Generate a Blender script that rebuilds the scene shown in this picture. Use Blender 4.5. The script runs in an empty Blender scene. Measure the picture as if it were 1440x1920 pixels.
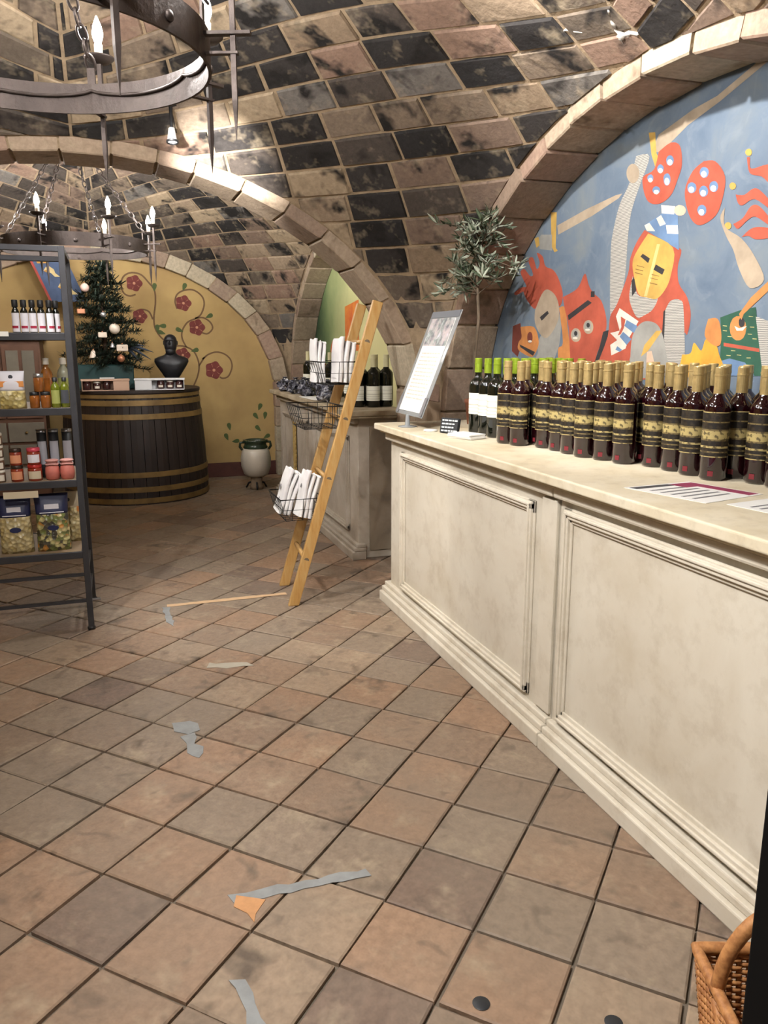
import bpy, math, random
from mathutils import Vector, Matrix, Euler
random.seed(7)
D = bpy.data
SC = bpy.context.scene
COL = SC.collection
R = math.radians
PI = math.pi

# ------------------------------------------------------------------ camera, world, exposure
# room frame: x right along the vault width, y along the hall, z up; floor at z = 0
cam_d = D.cameras.new('camera'); cam = D.objects.new('camera', cam_d); COL.objects.link(cam)
cam.location = (0, 0, 1.30)
cam.rotation_euler = (R(90 - 12.03), 0, R(-18.75))
cam_d.sensor_width = 36.0
cam_d.lens = 1485.4 / 1920 * 36.0
cam_d.clip_start = 0.02
SC.camera = cam
SC.view_settings.view_transform = 'Standard'
SC.view_settings.look = 'None'
SC.view_settings.gamma = 1
SC.view_settings.use_curve_mapping = False
SC.view_settings.exposure = 0.58
cy = SC.cycles; cy.max_bounces = 5; cy.diffuse_bounces = 2; cy.glossy_bounces = 2; cy.transmission_bounces = 4; cy.caustics_reflective = False; cy.caustics_refractive = False; cy.use_denoising = True; cy.use_adaptive_sampling = True; cy.adaptive_threshold = .09; cy.adaptive_min_samples = 10
wd = D.worlds.new('world'); SC.world = wd; wd.use_nodes = True
wd.node_tree.nodes['Background'].inputs[0].default_value = (1.0, 0.97, 0.92, 1)
wd.node_tree.nodes['Background'].inputs[1].default_value = 0.07

def spot(name, loc, target, energy, size_deg, blend, color=(1, .97, .93), radius=.03):
    l = D.lights.new(name, 'SPOT'); l.energy = energy; l.spot_size = R(size_deg); l.spot_blend = blend
    l.color = color; l.shadow_soft_size = radius
    o = D.objects.new(name, l); COL.objects.link(o); o.location = loc
    o.rotation_euler = (Vector(target) - Vector(loc)).to_track_quat('-Z', 'Y').to_euler()
    return o
BULB_POWER = 430.0
# spot lights, mostly unseen; far and entry ones are added fill (the one in view has its lamp body built further down)
spot('spot_light_counter', (0.68, 2.10, 2.62), (1.97, 2.55, 1.75), 125, 86, .7)
spot('spot_light_front', (-0.55, 1.15, 2.45), (1.25, 2.0, 0.5), 80, 80, .7)
spot('spot_light_rib', (0.02, 3.05, 2.05), (0.62, 4.2, 2.15), 300, 28, .9)
spot('spot_light_aisle', (0.30, 3.80, 2.16), (0.55, 2.9, 0.0), 30, 100, .8)
spot('fill_spot_entry', (-0.25, 0.98, 2.30), (0.25, 1.9, 0.0), 95, 115, .9)  # unseen spot added to brighten the near floor
spot('fill_spot_far_wall', (0.75, 4.75, 2.10), (0.1, 7.9, 1.35), 62, 75, .8)  # added fill hidden behind the rib, lifts the dark far wall
spot('fill_spot_far_side', (-0.6, 5.0, 2.25), (1.9, 6.6, 1.2), 40, 60, .8)  # added fill without a lamp body, brightens the green wall side
spot('spot_light_ladder', (-0.5, 2.9, 2.5), (1.0, 4.0, 0.5), 85, 60, .6)

# ------------------------------------------------------------------ materials
def lin(c):
    return tuple(((v / 255) / 12.92 if v / 255 <= .04045 else ((v / 255 + .055) / 1.055) ** 2.4) for v in c)
MATS = {}
class NT:
    def __init__(s, name):
        s.m = D.materials.new(name); s.m.use_nodes = True; s.t = s.m.node_tree; s.n = s.t.nodes
        s.b = s.n['Principled BSDF']; MATS[name] = s.m
    def add(s, typ, **kw):
        n = s.n.new(typ)
        for k, v in kw.items(): setattr(n, k, v)
        return n
    def link(s, a, b): s.t.links.new(a, b)
    def inp(s, node, key, val):
        i = node.inputs[key]
        if hasattr(val, 'is_linked') or isinstance(val, bpy.types.NodeSocket): s.link(val, i)
        else:
            if isinstance(val, (tuple, list)) and len(val) == 3 and i.type == 'RGBA': val = tuple(val) + (1,)
            i.default_value = val
    def coords(s, kind='Object', scale=(1, 1, 1), randomise=True):
        tc = s.add('ShaderNodeTexCoord'); mp = s.add('ShaderNodeMapping'); s.link(tc.outputs[kind], mp.inputs[0])
        mp.inputs['Scale'].default_value = scale
        if randomise:
            oi = s.add('ShaderNodeObjectInfo'); mu = s.add('ShaderNodeMath', operation='MULTIPLY'); mu.inputs[1].default_value = 37.0
            s.link(oi.outputs['Random'], mu.inputs[0]); s.link(mu.outputs[0], mp.inputs['Location'])
        return mp.outputs[0]
    def noise(s, vec, scale, detail=4, rough=.6, dist=0):
        n = s.add('ShaderNodeTexNoise'); s.inp(n, 'Scale', scale); s.inp(n, 'Detail', detail); s.inp(n, 'Roughness', rough); s.inp(n, 'Distortion', dist)
        s.link(vec, n.inputs['Vector']); return n.outputs['Fac']
    def ramp(s, fac, stops, interp='LINEAR'):
        r = s.add('ShaderNodeValToRGB'); cr = r.color_ramp; cr.interpolation = interp
        while len(cr.elements) < len(stops): cr.elements.new(.5)
        for e, (p, c) in zip(cr.elements, stops): e.position = p; e.color = tuple(c) + (1,)
        s.link(fac, r.inputs[0]); return r.outputs[0]
    def mix(s, fac, a, b, mode='MIX'):
        n = s.add('ShaderNodeMix', data_type='RGBA', blend_type=mode)
        for sock, v in ((n.inputs[0], fac), (n.inputs[6], a), (n.inputs[7], b)):
            if isinstance(v, bpy.types.NodeSocket): s.link(v, sock)
            else: sock.default_value = (tuple(v) + (1,)) if isinstance(v, (tuple, list)) else v
        return n.outputs[2]
    def bump(s, height, strength=.3, dist=.01):
        n = s.add('ShaderNodeBump'); s.inp(n, 'Strength', strength); s.inp(n, 'Distance', dist); s.link(height, n.inputs['Height'])
        s.link(n.outputs[0], s.b.inputs['Normal'])

def plain(name, rgb, rough=.6, metal=0, var=0.0, scale=8, coat=0, emit=None, estr=0, transm=0, spec=.5, bump=0, rgb2=None, kind='Object'):
    s = NT(name); c = lin(rgb)
    if var or rgb2 or bump:
        v = s.coords(kind); f = s.noise(v, scale)
        c2 = lin(rgb2) if rgb2 else tuple(x * (1 - var) for x in c)
        s.inp(s.b, 'Base Color', s.ramp(f, [(.35, c), (.68, c2)]))
        if bump: s.bump(s.noise(v, scale * 4), bump)
    else: s.inp(s.b, 'Base Color', c)
    s.inp(s.b, 'Roughness', rough); s.inp(s.b, 'Metallic', metal); s.inp(s.b, 'Coat Weight', coat)
    s.inp(s.b, 'Transmission Weight', transm); s.inp(s.b, 'Specular IOR Level', spec)
    if emit: s.inp(s.b, 'Emission Color', lin(emit)); s.inp(s.b, 'Emission Strength', estr)
    return s.m

def brick_mat(name, palette, stain=(40, 37, 36), amount=.5, rough=.85, scale=6, attr=False, dirt=None):
    """fired brick: every piece takes a tone of the palette, smoke stains and pale lime bloom by noise"""
    s = NT(name)
    oi = s.add('ShaderNodeObjectInfo'); rnd = oi.outputs['Random']
    if attr:
        at = s.add('ShaderNodeAttribute', attribute_name='tone'); rnd = at.outputs['Fac']
    n = len(palette)
    base = s.ramp(rnd, [(i / n, lin(c)) for i, c in enumerate(palette)], 'CONSTANT')
    tc = s.add('ShaderNodeTexCoord'); mp = s.add('ShaderNodeMapping'); s.link(tc.outputs['Object'], mp.inputs[0])
    mu = s.add('ShaderNodeMath', operation='MULTIPLY'); mu.inputs[1].default_value = 53.0; s.link(rnd, mu.inputs[0]); s.link(mu.outputs[0], mp.inputs['Location'])
    v = mp.outputs[0]
    f1 = s.noise(v, scale, 3, .65, .3)
    lo = .62 - amount * .25
    c = s.mix(s.ramp(f1, [(lo, (0, 0, 0)), (lo + .12, (1, 1, 1))]), base, lin(stain))
    f2 = s.noise(v, scale * 1.7, 3, .7)
    c = s.mix(s.ramp(f2, [(.55, (0, 0, 0)), (.78, (.55, .55, .55))]), c, lin((196, 178, 150)))
    f3 = s.noise(v, scale * 8, 2, .7)
    c = s.mix(.35, c, s.ramp(f3, [(.3, (.25, .25, .25)), (.7, (1, 1, 1))]), 'MULTIPLY')
    if dirt:
        g = s.add('ShaderNodeNewGeometry'); fd = s.noise(g.outputs['Position'], 1.7, 3, .65, .5)
        c = s.mix(s.ramp(fd, [(.42, (0, 0, 0)), (.72, (.6, .6, .6))]), c, lin(dirt))
        fe = s.noise(g.outputs['Position'], 9, 2, .6, .8); c = s.mix(s.ramp(fe, [(.60, (0, 0, 0)), (.72, (.5, .5, .5))]), c, lin((96, 84, 74)))
    s.inp(s.b, 'Base Color', c); s.inp(s.b, 'Roughness', rough); s.inp(s.b, 'Specular IOR Level', .25)
    s.bump(f3, .5, .006)
    return s.m

# ------------------------------------------------------------------ mesh helpers
def empty(name, loc=(0, 0, 0), rz=0, parent=None):
    o = D.objects.new(name, None); COL.objects.link(o); o.location = loc; o.rotation_euler = (0, 0, rz)
    o.empty_display_size = .05
    if parent: o.parent = parent
    return o
def tag(o, label, cat, group=None):
    o['label'] = label; o['category'] = cat
    if group: o['group'] = group
    return o
def struct(o): o['kind'] = 'structure'; return o
def link_mesh(name, me, mat=None, parent=None, loc=None, rot=None):
    o = D.objects.new(name, me); COL.objects.link(o)
    if mat is not None and not me.materials: me.materials.append(MATS[mat] if isinstance(mat, str) else mat)
    if parent: o.parent = parent
    if loc is not None: o.location = loc
    if rot is not None: o.rotation_euler = rot
    return o
class MB:
    def __init__(s): s.v = []; s.f = []; s.sm = []; s.mi = []; s.cur = 0
    def add(s, vs, fs, smooth=False, M=None):
        k = len(s.v)
        for p in vs:
            p = Vector(p)
            if M is not None: p = M @ p
            s.v.append(tuple(p))
        for f in fs: s.f.append(tuple(i + k for i in f)); s.sm.append(smooth); s.mi.append(s.cur)
        return s
    def box(s, c, d, M=None, ch=0.0):
        x, y, z = c; a, b, e = d[0] / 2, d[1] / 2, d[2] / 2
        if ch <= 0:
            vs = [(x + i * a, y + j * b, z + k * e) for k in (-1, 1) for j in (-1, 1) for i in (-1, 1)]
            fs = [(0, 2, 3, 1), (4, 5, 7, 6), (0, 1, 5, 4), (2, 6, 7, 3), (0, 4, 6, 2), (1, 3, 7, 5)]
            return s.add(vs, fs, False, M)
        vs = []; 
        for k in (-1, 1):
            for j in (-1, 1):
                for i in (-1, 1):
                    vs += [(x + i * (a - ch), y + j * (b - ch), z + k * e), (x + i * a, y + j * (b - ch), z + k * (e - ch)), (x + i * (a - ch), y + j * b, z + k * (e - ch))]
        I = lambda i, j, k, t: (((k + 1) // 2) * 4 + ((j + 1) // 2) * 2 + (i + 1) // 2) * 3 + t
        fs = []
        for k in (-1, 1):
            q = [I(-1, -1, k, 0), I(1, -1, k, 0), I(1, 1, k, 0), I(-1, 1, k, 0)]; fs.append(q if k > 0 else q[::-1])
        for i in (-1, 1):
            q = [I(i, -1, -1, 1), I(i, 1, -1, 1), I(i, 1, 1, 1), I(i, -1, 1, 1)]; fs.append(q if i > 0 else q[::-1])
        for j in (-1, 1):
            q = [I(-1, j, -1, 2), I(1, j, -1, 2), I(1, j, 1, 2), I(-1, j, 1, 2)]; fs.append(q[::-1] if j > 0 else q)
        for k in (-1, 1):
            for j in (-1, 1): fs.append((I(-1, j, k, 0), I(1, j, k, 0), I(1, j, k, 2), I(-1, j, k, 2)))
            for i in (-1, 1): fs.append((I(i, -1, k, 0), I(i, 1, k, 0), I(i, 1, k, 1), I(i, -1, k, 1)))
        for i in (-1, 1):
            for j in (-1, 1): fs.append((I(i, j, -1, 1), I(i, j, 1, 1), I(i, j, 1, 2), I(i, j, -1, 2)))
        for k in (-1, 1):
            for j in (-1, 1):
                for i in (-1, 1): fs.append((I(i, j, k, 0), I(i, j, k, 1), I(i, j, k, 2)))
        return s.add(vs, fs, False, M)
    def lathe(s, prof, n=24, c=(0, 0, 0), M=None, smooth=True, cap=True, a0=0, a1=2 * PI):
        full = abs(a1 - a0 - 2 * PI) < 1e-6; m = n if full else n + 1
        vs = [(c[0] + r * math.cos(a0 + (a1 - a0) * k / n), c[1] + r * math.sin(a0 + (a1 - a0) * k / n), c[2] + z) for r, z in prof for k in range(m)]
        fs = []
        for i in range(len(prof) - 1):
            for k in range(n):
                k2 = (k + 1) % m if full else k + 1
                fs.append((i * m + k, i * m + k2, (i + 1) * m + k2, (i + 1) * m + k))
        s.add(vs, fs, smooth, M)
        if cap and full:
            k0 = len(s.v) - len(vs)
            if prof[0][0] > 1e-5: s.f.append(tuple(k0 + k for k in range(m))[::-1]); s.sm.append(False); s.mi.append(s.cur)
            if prof[-1][0] > 1e-5: s.f.append(tuple(k0 + (len(prof) - 1) * m + k for k in range(m))); s.sm.append(False); s.mi.append(s.cur)
        return s
    def tube(s, pts, r, n=8, closed=False, M=None, cap=True, smooth=True):
        P = [Vector(p) for p in pts]; m = len(P); rr = r if isinstance(r, (list, tuple)) else [r] * m
        up = Vector((0, 0, 1)); vs = []; prev = None
        for i in range(m):
            if closed: t = P[(i + 1) % m] - P[i - 1]
            else: t = P[min(i + 1, m - 1)] - P[max(i - 1, 0)]
            t.normalize()
            if prev is None:
                a = t.cross(up) if abs(t.dot(up)) < .95 else t.cross(Vector((1, 0, 0)))
            else: a = prev - t * prev.dot(t)
            a.normalize(); prev = a; b = t.cross(a)
            vs += [tuple(P[i] + (a * math.cos(2 * PI * k / n) + b * math.sin(2 * PI * k / n)) * rr[i]) for k in range(n)]
        fs = []
        for i in range(m if closed else m - 1):
            j = (i + 1) % m
            for k in range(n): fs.append((i * n + k, i * n + (k + 1) % n, j * n + (k + 1) % n, j * n + k))
        if cap and not closed: fs += [tuple(range(n))[::-1], tuple((m - 1) * n + k for k in range(n))]
        return s.add(vs, fs, smooth, M)
    def bar(s, p, q, w, h, up=(0, 0, 1), M=None):
        p, q = Vector(p), Vector(q); t = (q - p).normalized(); u = Vector(up)
        a = t.cross(u); a.normalize(); b = a.cross(t)
        vs = [tuple(o + a * (i * w / 2) + b * (j * h / 2)) for o in (p, q) for i, j in ((-1, -1), (1, -1), (1, 1), (-1, 1))]
        return s.add(vs, [(3, 2, 1, 0), (4, 5, 6, 7), (0, 1, 5, 4), (1, 2, 6, 5), (2, 3, 7, 6), (3, 0, 4, 7)], False, M)
    def prism(s, poly, z0, z1, M=None):
        n = len(poly); vs = [(x, y, z0) for x, y in poly] + [(x, y, z1) for x, y in poly]
        fs = [tuple(range(n))[::-1], tuple(range(n, 2 * n))] + [(i, (i + 1) % n, n + (i + 1) % n, n + i) for i in range(n)]
        return s.add(vs, fs, False, M)
    def grid(s, fn, nu, nv, smooth=True, M=None):
        vs = [fn(i / nu, j / nv) for j in range(nv + 1) for i in range(nu + 1)]
        fs = [(j * (nu + 1) + i, j * (nu + 1) + i + 1, (j + 1) * (nu + 1) + i + 1, (j + 1) * (nu + 1) + i) for j in range(nv) for i in range(nu)]
        return s.add(vs, fs, smooth, M)
    def mesh(s, name, mats=None):
        me = D.meshes.new(name); me.from_pydata(s.v, [], s.f); me.polygons.foreach_set('use_smooth', s.sm)
        if mats:
            for m in (mats if isinstance(mats, (list, tuple)) else [mats]): me.materials.append(MATS[m] if isinstance(m, str) else m)
            if any(s.mi): me.polygons.foreach_set('material_index', s.mi)
        me.validate(); me.update(); return me
    def build(s, name, mat=None, parent=None, loc=None, rot=None, bevel=0, seg=2):
        o = link_mesh(name, s.mesh(name, mat), None, parent, loc, rot)
        if bevel:
            b = o.modifiers.new('bevel', 'BEVEL'); b.width = bevel; b.segments = seg; b.limit_method = 'ANGLE'
        return o
def copy_tree(o, parent=None):
    c = o.copy(); COL.objects.link(c)
    if parent is not None:
        c.parent = parent; c.matrix_parent_inverse = o.matrix_parent_inverse.copy()
    for ch in list(o.children): copy_tree(ch, c)
    return c
ORD = ['first', 'second', 'third', 'fourth', 'fifth', 'sixth', 'seventh', 'eighth', 'ninth', 'tenth', 'eleventh', 'twelfth', 'thirteenth', 'fourteenth', 'fifteenth', 'sixteenth', 'seventeenth']
def jit(a): return random.uniform(-a, a)
# ------------------------------------------------------------------ shell: materials
brick_mat('vault_brick', [(54, 51, 50), (112, 100, 88), (162, 142, 120), (62, 58, 56), (146, 120, 104), (134, 118, 102), (178, 158, 132), (50, 48, 48), (134, 114, 100), (124, 118, 112), (150, 130, 108), (84, 76, 70)], amount=.4, scale=5)
brick_mat('vault_brick_far', [(54, 51, 50), (112, 100, 88), (162, 142, 120), (62, 58, 56), (146, 120, 104), (134, 118, 102), (178, 158, 132), (50, 48, 48), (134, 114, 100), (124, 118, 112), (150, 130, 108), (84, 76, 70)], amount=.4, scale=5, attr=True)
brick_mat('arch_brick', [(184, 164, 142), (172, 144, 126), (194, 180, 156), (162, 140, 122), (178, 156, 134)], stain=(128, 110, 92), amount=.1, scale=5)
brick_mat('floor_tile', [(160, 134, 112), (152, 128, 108), (166, 144, 122), (134, 114, 100), (150, 132, 114), (162, 132, 108), (146, 126, 108), (166, 136, 112), (154, 136, 118)], stain=(108, 92, 78), amount=.02, rough=.55, scale=5, dirt=(132, 120, 106))
brick_mat('floor_tile_far', [(160, 134, 112), (152, 128, 108), (166, 144, 122), (134, 114, 100), (150, 132, 114), (162, 132, 108), (146, 126, 108), (166, 136, 112), (154, 136, 118)], stain=(108, 92, 78), amount=.02, rough=.55, scale=5, attr=True, dirt=(132, 120, 106))
plain('mortar', (168, 146, 118), .95, var=.35, scale=20, bump=.4)
plain('grout', (122, 110, 96), .95, var=.3, scale=15)
plain('ochre_plaster', (190, 161, 106), .85, scale=1.6, rgb2=(164, 134, 88), bump=.08)
plain('red_base', (92, 52, 44), .7, var=.4)
plain('stone', (150, 128, 104), .9, var=.4, scale=6, bump=.3)
def sky_mat():
    s = NT('mural_sky'); v = s.coords('Object', (1, 1, 1), False)
    c = s.ramp(s.noise(v, 3.2, 5, .6, .6), [(.3, lin((88, 104, 124))), (.5, lin((106, 120, 136))), (.7, lin((124, 131, 134)))])
    c = s.mix(s.ramp(s.noise(v, 9, 3, .6, 1), [(.55, (0, 0, 0)), (.75, (.5, .5, .5))]), c, lin((136, 145, 154)))
    s.inp(s.b, 'Base Color', c); s.inp(s.b, 'Roughness', .8)
sky_mat()

# ------------------------------------------------------------------ sail vaults, laid in dovetail courses
class Vault:
    def __init__(s, xc, yc, hx, hy, z0, cz, k):
        """k: half span of the edge arches over the half width of the bay"""
        P, Q = hx * hx * (1 + k * k), hy * hy * (1 + k * k)
        s.xc, s.yc, s.hx, s.hy, s.z0, s.cz, s.P, s.Q = xc, yc, hx, hy, z0, cz, P, Q
        s.bx = cz * math.sqrt(1 - hx * hx / P); s.by = cz * math.sqrt(1 - hy * hy / Q)
        s.ay = math.sqrt(Q * (1 - hx * hx / P)); s.ax = math.sqrt(P * (1 - hy * hy / Q))
    def pt(s, X, Y, off=0):
        g = X * X / s.P + Y * Y / s.Q
        if g > .9995:
            k = math.sqrt(.9995 / g); X *= k; Y *= k; g = .9995
        r = math.sqrt(1 - g); z = s.cz * r
        n = Vector((X / s.P, Y / s.Q, z / s.cz ** 2)).normalized()
        return Vector((s.xc + X, s.yc + Y, s.z0 + z)) + n * off
def clip(poly, a, b, c):                     # keep a x + b y <= c
    out = []
    for i in range(len(poly)):
        p, q = poly[i], poly[(i + 1) % len(poly)]
        dp, dq = a * p[0] + b * p[1] - c, a * q[0] + b * q[1] - c
        if dp <= 0: out.append(p)
        if dp * dq < 0:
            t = dp / (dp - dq); out.append((p[0] + (q[0] - p[0]) * t, p[1] + (q[1] - p[1]) * t))
    return out
def in_view(p):
    q = cam_inv @ Vector(p)
    if q.z > -.1: return False
    u, v = 1485.4 * q.x / -q.z, 1485.4 * q.y / -q.z
    return abs(u) < 780 and abs(v) < 1010
cam_inv = (Matrix.Translation(cam.location) @ cam.rotation_euler.to_matrix().to_4x4()).inverted()
def vault(name, V, course, blen, gap=.0065):
    N = 40
    sh = MB().grid(lambda a, b: tuple(V.pt((2 * a - 1) * (V.hx + .02), (2 * b - 1) * (V.hy + .02), .0035)), N, N).build(name, 'mortar'); struct(sh)
    # a course runs across a corner: straight in plan near the crown, level near the springing
    L = math.hypot(V.hx, V.hy); ex, ey = V.hx / L, V.hy / L
    sP, sQ = math.sqrt(V.P), math.sqrt(V.Q); d45 = ex * sP * math.sqrt(.5) + ey * sQ * math.sqrt(.5)
    def rho(r, th):
        u = (ex * sP * math.cos(th) + ey * sQ * math.sin(th)) * r / d45
        t = min(1, max(0, (r - .40) / .50)); t = t * t * (3 - 2 * t)
        return u * (1 - t) + r * t
    def solve(val, th):
        if rho(1, th) <= val: return 1.0
        lo, hi = 0, 1
        for _ in range(26):
            m = (lo + hi) / 2
            if rho(m, th) < val: lo = m
            else: hi = m
        return (lo + hi) / 2
    def plan(val, th):
        r = solve(val, th); return (sP * r * math.cos(th), sQ * r * math.sin(th))
    bounds = []; acc = course * .35; last = V.pt(0, 0); n = 5000
    for i in range(1, n + 1):
        r = math.sin(i / n * PI / 2); p = V.pt(sP * r * math.sqrt(.5), sQ * r * math.sqrt(.5)); acc += (p - last).length; last = p
        if acc >= course: bounds.append(r); acc -= course
    bounds = [0.0] + bounds + [1.0]
    pieces = []
    for sx in (-1, 1):
        for sy in (-1, 1):
            for k in range(len(bounds) - 1):
                v0, v1 = bounds[k], bounds[k + 1]; vm = (v0 + v1) / 2
                st = [0.0]; acc = 0; l2 = blen * random.uniform(.3, 1.0); last = V.pt(*plan(vm, 0))
                for i in range(1, 401):
                    th = PI / 2 * i / 400; p = V.pt(*plan(vm, th)); acc += (p - last).length; last = p
                    if acc >= l2 and i < 396: st.append(th); acc = 0; l2 = blen * random.uniform(.82, 1.15)
                st.append(PI / 2)
                for w0, w1 in zip(st, st[1:]):
                    wm = (w0 + w1) / 2
                    poly = [plan(v0, w0), plan(v0, w1), plan(v1, w1), plan(v1, wm), plan(v1, w0)]
                    for (a, b, c) in ((1, 0, V.hx), (0, 1, V.hy)):
                        poly = clip(poly, a, b, c)
                        if len(poly) < 3: break
                    if len(poly) < 3: continue
                    pts3 = []
                    for p in poly:
                        q = V.pt(p[0] * sx, p[1] * sy)
                        if not pts3 or (q - pts3[-1]).length > .004: pts3.append(q)
                    if len(pts3) > 1 and (pts3[0] - pts3[-1]).length < .004: pts3.pop()
                    if len(pts3) < 3: continue
                    c3 = sum(pts3, Vector()) / len(pts3)
                    ar = Vector()
                    for i in range(1, len(pts3) - 1): ar += (pts3[i] - pts3[0]).cross(pts3[i + 1] - pts3[0])
                    if ar.length < .006: continue
                    nrm = ar.normalized()
                    X, Y = c3.x - V.xc, c3.y - V.yc
                    out = Vector((X / V.P, Y / V.Q, max(c3.z - V.z0, 0) / V.cz ** 2))
                    if nrm.dot(out) < 0: nrm = -nrm; pts3 = pts3[::-1]
                    dep = jit(.004)
                    def inset(d):
                        r = []; m = len(pts3)
                        for i, p in enumerate(pts3):
                            e1 = (pts3[i - 1] - p).normalized(); e2 = (pts3[(i + 1) % m] - p).normalized()
                            bis = e1 + e2
                            if bis.length < .15: r.append(p + (c3 - p).normalized() * d); continue
                            sn = max(.35, e1.cross(e2).length); r.append(p + (e1 + e2) * (d / sn))
                        return r
                    a_, b_ = inset(gap + .006), inset(gap)
                    m = len(pts3); vs = [p - nrm * (.004 - dep) for p in a_] + [p + nrm * (.004 + dep) for p in b_] + [p + nrm * .05 for p in b_]
                    vs = [p - c3 for p in vs]
                    fs = [tuple(range(m))[::-1]] + [(i, (i + 1) % m, m + (i + 1) % m, m + i) for i in range(m)] + [(m + i, m + (i + 1) % m, 2 * m + (i + 1) % m, 2 * m + i) for i in range(m)]
                    vis = in_view(c3)
                    pieces.append((0 if vis else 1, -ar.length / (c3 - cam.location).length ** 2, c3, vs, fs))
    pieces.sort(key=lambda q: (q[0], q[1]))
    rest = MB(); tones = []
    for n, (_, _, c3, vs, fs) in enumerate(pieces):
        if n < 300: MB().add(vs, fs).build('brick', 'vault_brick', sh, c3)
        else:
            k = len(rest.f); rest.add([v + c3 for v in vs], fs); tones += [random.random()] * (len(rest.f) - k)
    if rest.f:
        ro = rest.build('brick_field', 'vault_brick_far', sh); ro['kind'] = 'stuff'
        at = ro.data.attributes.new('tone', 'FLOAT', 'FACE'); at.data.foreach_set('value', tones)
    return sh
NEAR = Vault(-.10, 2.38, 1.82, 1.77, .93, 1.86, .965)
FAR = Vault(-.10, 6.175, 1.79, 1.725, .86, 1.90, .97)
ceil_a = vault('ceiling', NEAR, .152, .285)
ceil_b = vault('ceiling.001', FAR, .152, .285)

# ------------------------------------------------------------------ arches of single bricks
def arch(name, c, a, b, z0, t, d0, d1, axis, blen, zmin=0.0, mat='arch_brick'):
    """ring of bricks round the opening (intrados a x b); axis 'y': lies in x-z from y=d0 to d1, axis 'x': in y-z from x=d0 to d1"""
    def to3(u, z, d): return (u, d, z) if axis == 'y' else (d, u, z)
    def at(sv, off):
        if sv < 0: return (c - (a + off), z0 + sv)
        if sv > 1: return (c + (a + off), z0 - (sv - 1))
        th = PI * (1 - sv); return (c + (a + off) * math.cos(th), z0 + (b + off) * math.sin(th))
    # parameter list by arc length
    sam = []; n = 1600; acc = 0; last = None
    svs = [-(z0 - zmin) + (z0 - zmin) * i / 200 for i in range(200)] + [i / n for i in range(n + 1)] + [1 + (z0 - zmin) * (i + 1) / 200 for i in range(200)]
    cuts = [svs[0]]; l2 = blen * random.uniform(.85, 1.15)
    for sv in svs:
        p = Vector(at(sv, 0))
        if last is not None: acc += (p - last).length
        last = p
        if acc > l2: cuts.append(sv); acc = 0; l2 = blen * random.uniform(.8, 1.2)
    cuts.append(svs[-1])
    body = MB(); m = len(svs); step = svs[::8] + [svs[-1]]
    vs = []
    for sv in step:
        for off, d in ((.012, d0 + .012), (t, d0 + .012), (t, d1 - .012), (.012, d1 - .012)):
            u, z = at(sv, off); vs.append(to3(u, z, d))
    fs = [(i * 4 + k, i * 4 + (k + 1) % 4, i * 4 + 4 + (k + 1) % 4, i * 4 + 4 + k) for i in range(len(step) - 1) for k in range(4)]
    root = struct(body.add(vs, fs).build(name, 'mortar'))
    g = .005
    for s0, s1 in zip(cuts, cuts[1:]):
        p0, p1 = Vector(at(s0, 0)), Vector(at(s1, 0)); l = (p1 - p0).length
        if l < .03: continue
        e = g / l; j = jit(.006); jd = jit(.008)
        def ring(f0, f1, o0, dd0, dd1):
            sa, sb = s0 + (s1 - s0) * f0, s0 + (s1 - s0) * f1
            return [to3(*at(sa, o0), dd0), to3(*at(sb, o0), dd0), to3(*at(sb, o0), dd1), to3(*at(sa, o0), dd1)]
        ch = .006 / l
        A = ring(e + ch, 1 - e - ch, j, d0 + jd + .006, d1 - .006)
        B = ring(e, 1 - e, j + .006, d0 + jd, d1)
        Cc = ring(e, 1 - e, t + .004, d0 + jd, d1)
        vs = [Vector(p) for p in A + B + Cc]; c3 = sum(vs, Vector()) / 12
        fs = [(3, 2, 1, 0), (8, 9, 10, 11)] + [(i, (i + 1) % 4, 4 + (i + 1) % 4, 4 + i) for i in range(4)] + [(4 + i, 4 + (i + 1) % 4, 8 + (i + 1) % 4, 8 + i) for i in range(4)]
        MB().add([p - c3 for p in vs], fs).build('brick', mat, root, c3)
    return root
T = .062
YR0, YR1 = 4.15, 4.45
XF, XW = 1.72, 1.97
XF2, XW2 = 1.69, 1.90
YF = 7.9
arch('trim_1', -.10, NEAR.ax - T, NEAR.by - T, NEAR.z0, T + .02, YR0, YR1, 'y', .215)
arch('trim_2', 2.38, NEAR.ay - T, NEAR.bx - T, NEAR.z0, T + .02, XF, XW, 'x', .215)
arch('trim_3', 6.175, FAR.ay - T, FAR.bx - T, FAR.z0, T + .02, XF2, XW2, 'x', .215)
arch('trim_4', -.10, FAR.ax - .12, FAR.by - .12, FAR.z0, .13, YF - .10, YF, 'y', .22)
# rear rib the viewer stands under
arch('trim_5', -.10, NEAR.ax - T, NEAR.by - T, NEAR.z0, T + .02, .31, .61, 'y', .215)

# piers below the vault corners
def pier(name, V, sx, sy, x1, y1):
    pts = []
    for k in range(9):
        th = math.atan2(V.ax and (V.hy / math.sqrt(V.Q)), V.hx / math.sqrt(V.P))
        a0 = math.acos(min(1, V.hx / math.sqrt(V.P))); a1 = math.asin(min(1, V.hy / math.sqrt(V.Q)))
        t = a0 + (a1 - a0) * k / 8
        pts.append((V.xc + sx * math.sqrt(V.P) * math.cos(t), V.yc + sy * math.sqrt(V.Q) * math.sin(t)))
    pts.append((x1, V.yc + sy * V.hy)) if False else None
    poly = pts + [(V.xc + sx * V.hx, V.yc + sy * V.hy)]
    struct(MB().prism(poly, 0, V.z0 + .06).build(name, 'stone'))
pier('wall_pier', NEAR, 1, 1, 0, 0)
pier('wall_pier.001', FAR, 1, 1, 0, 0)
pier('wall_pier.002', FAR, 1, -1, 0, 0)

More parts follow.
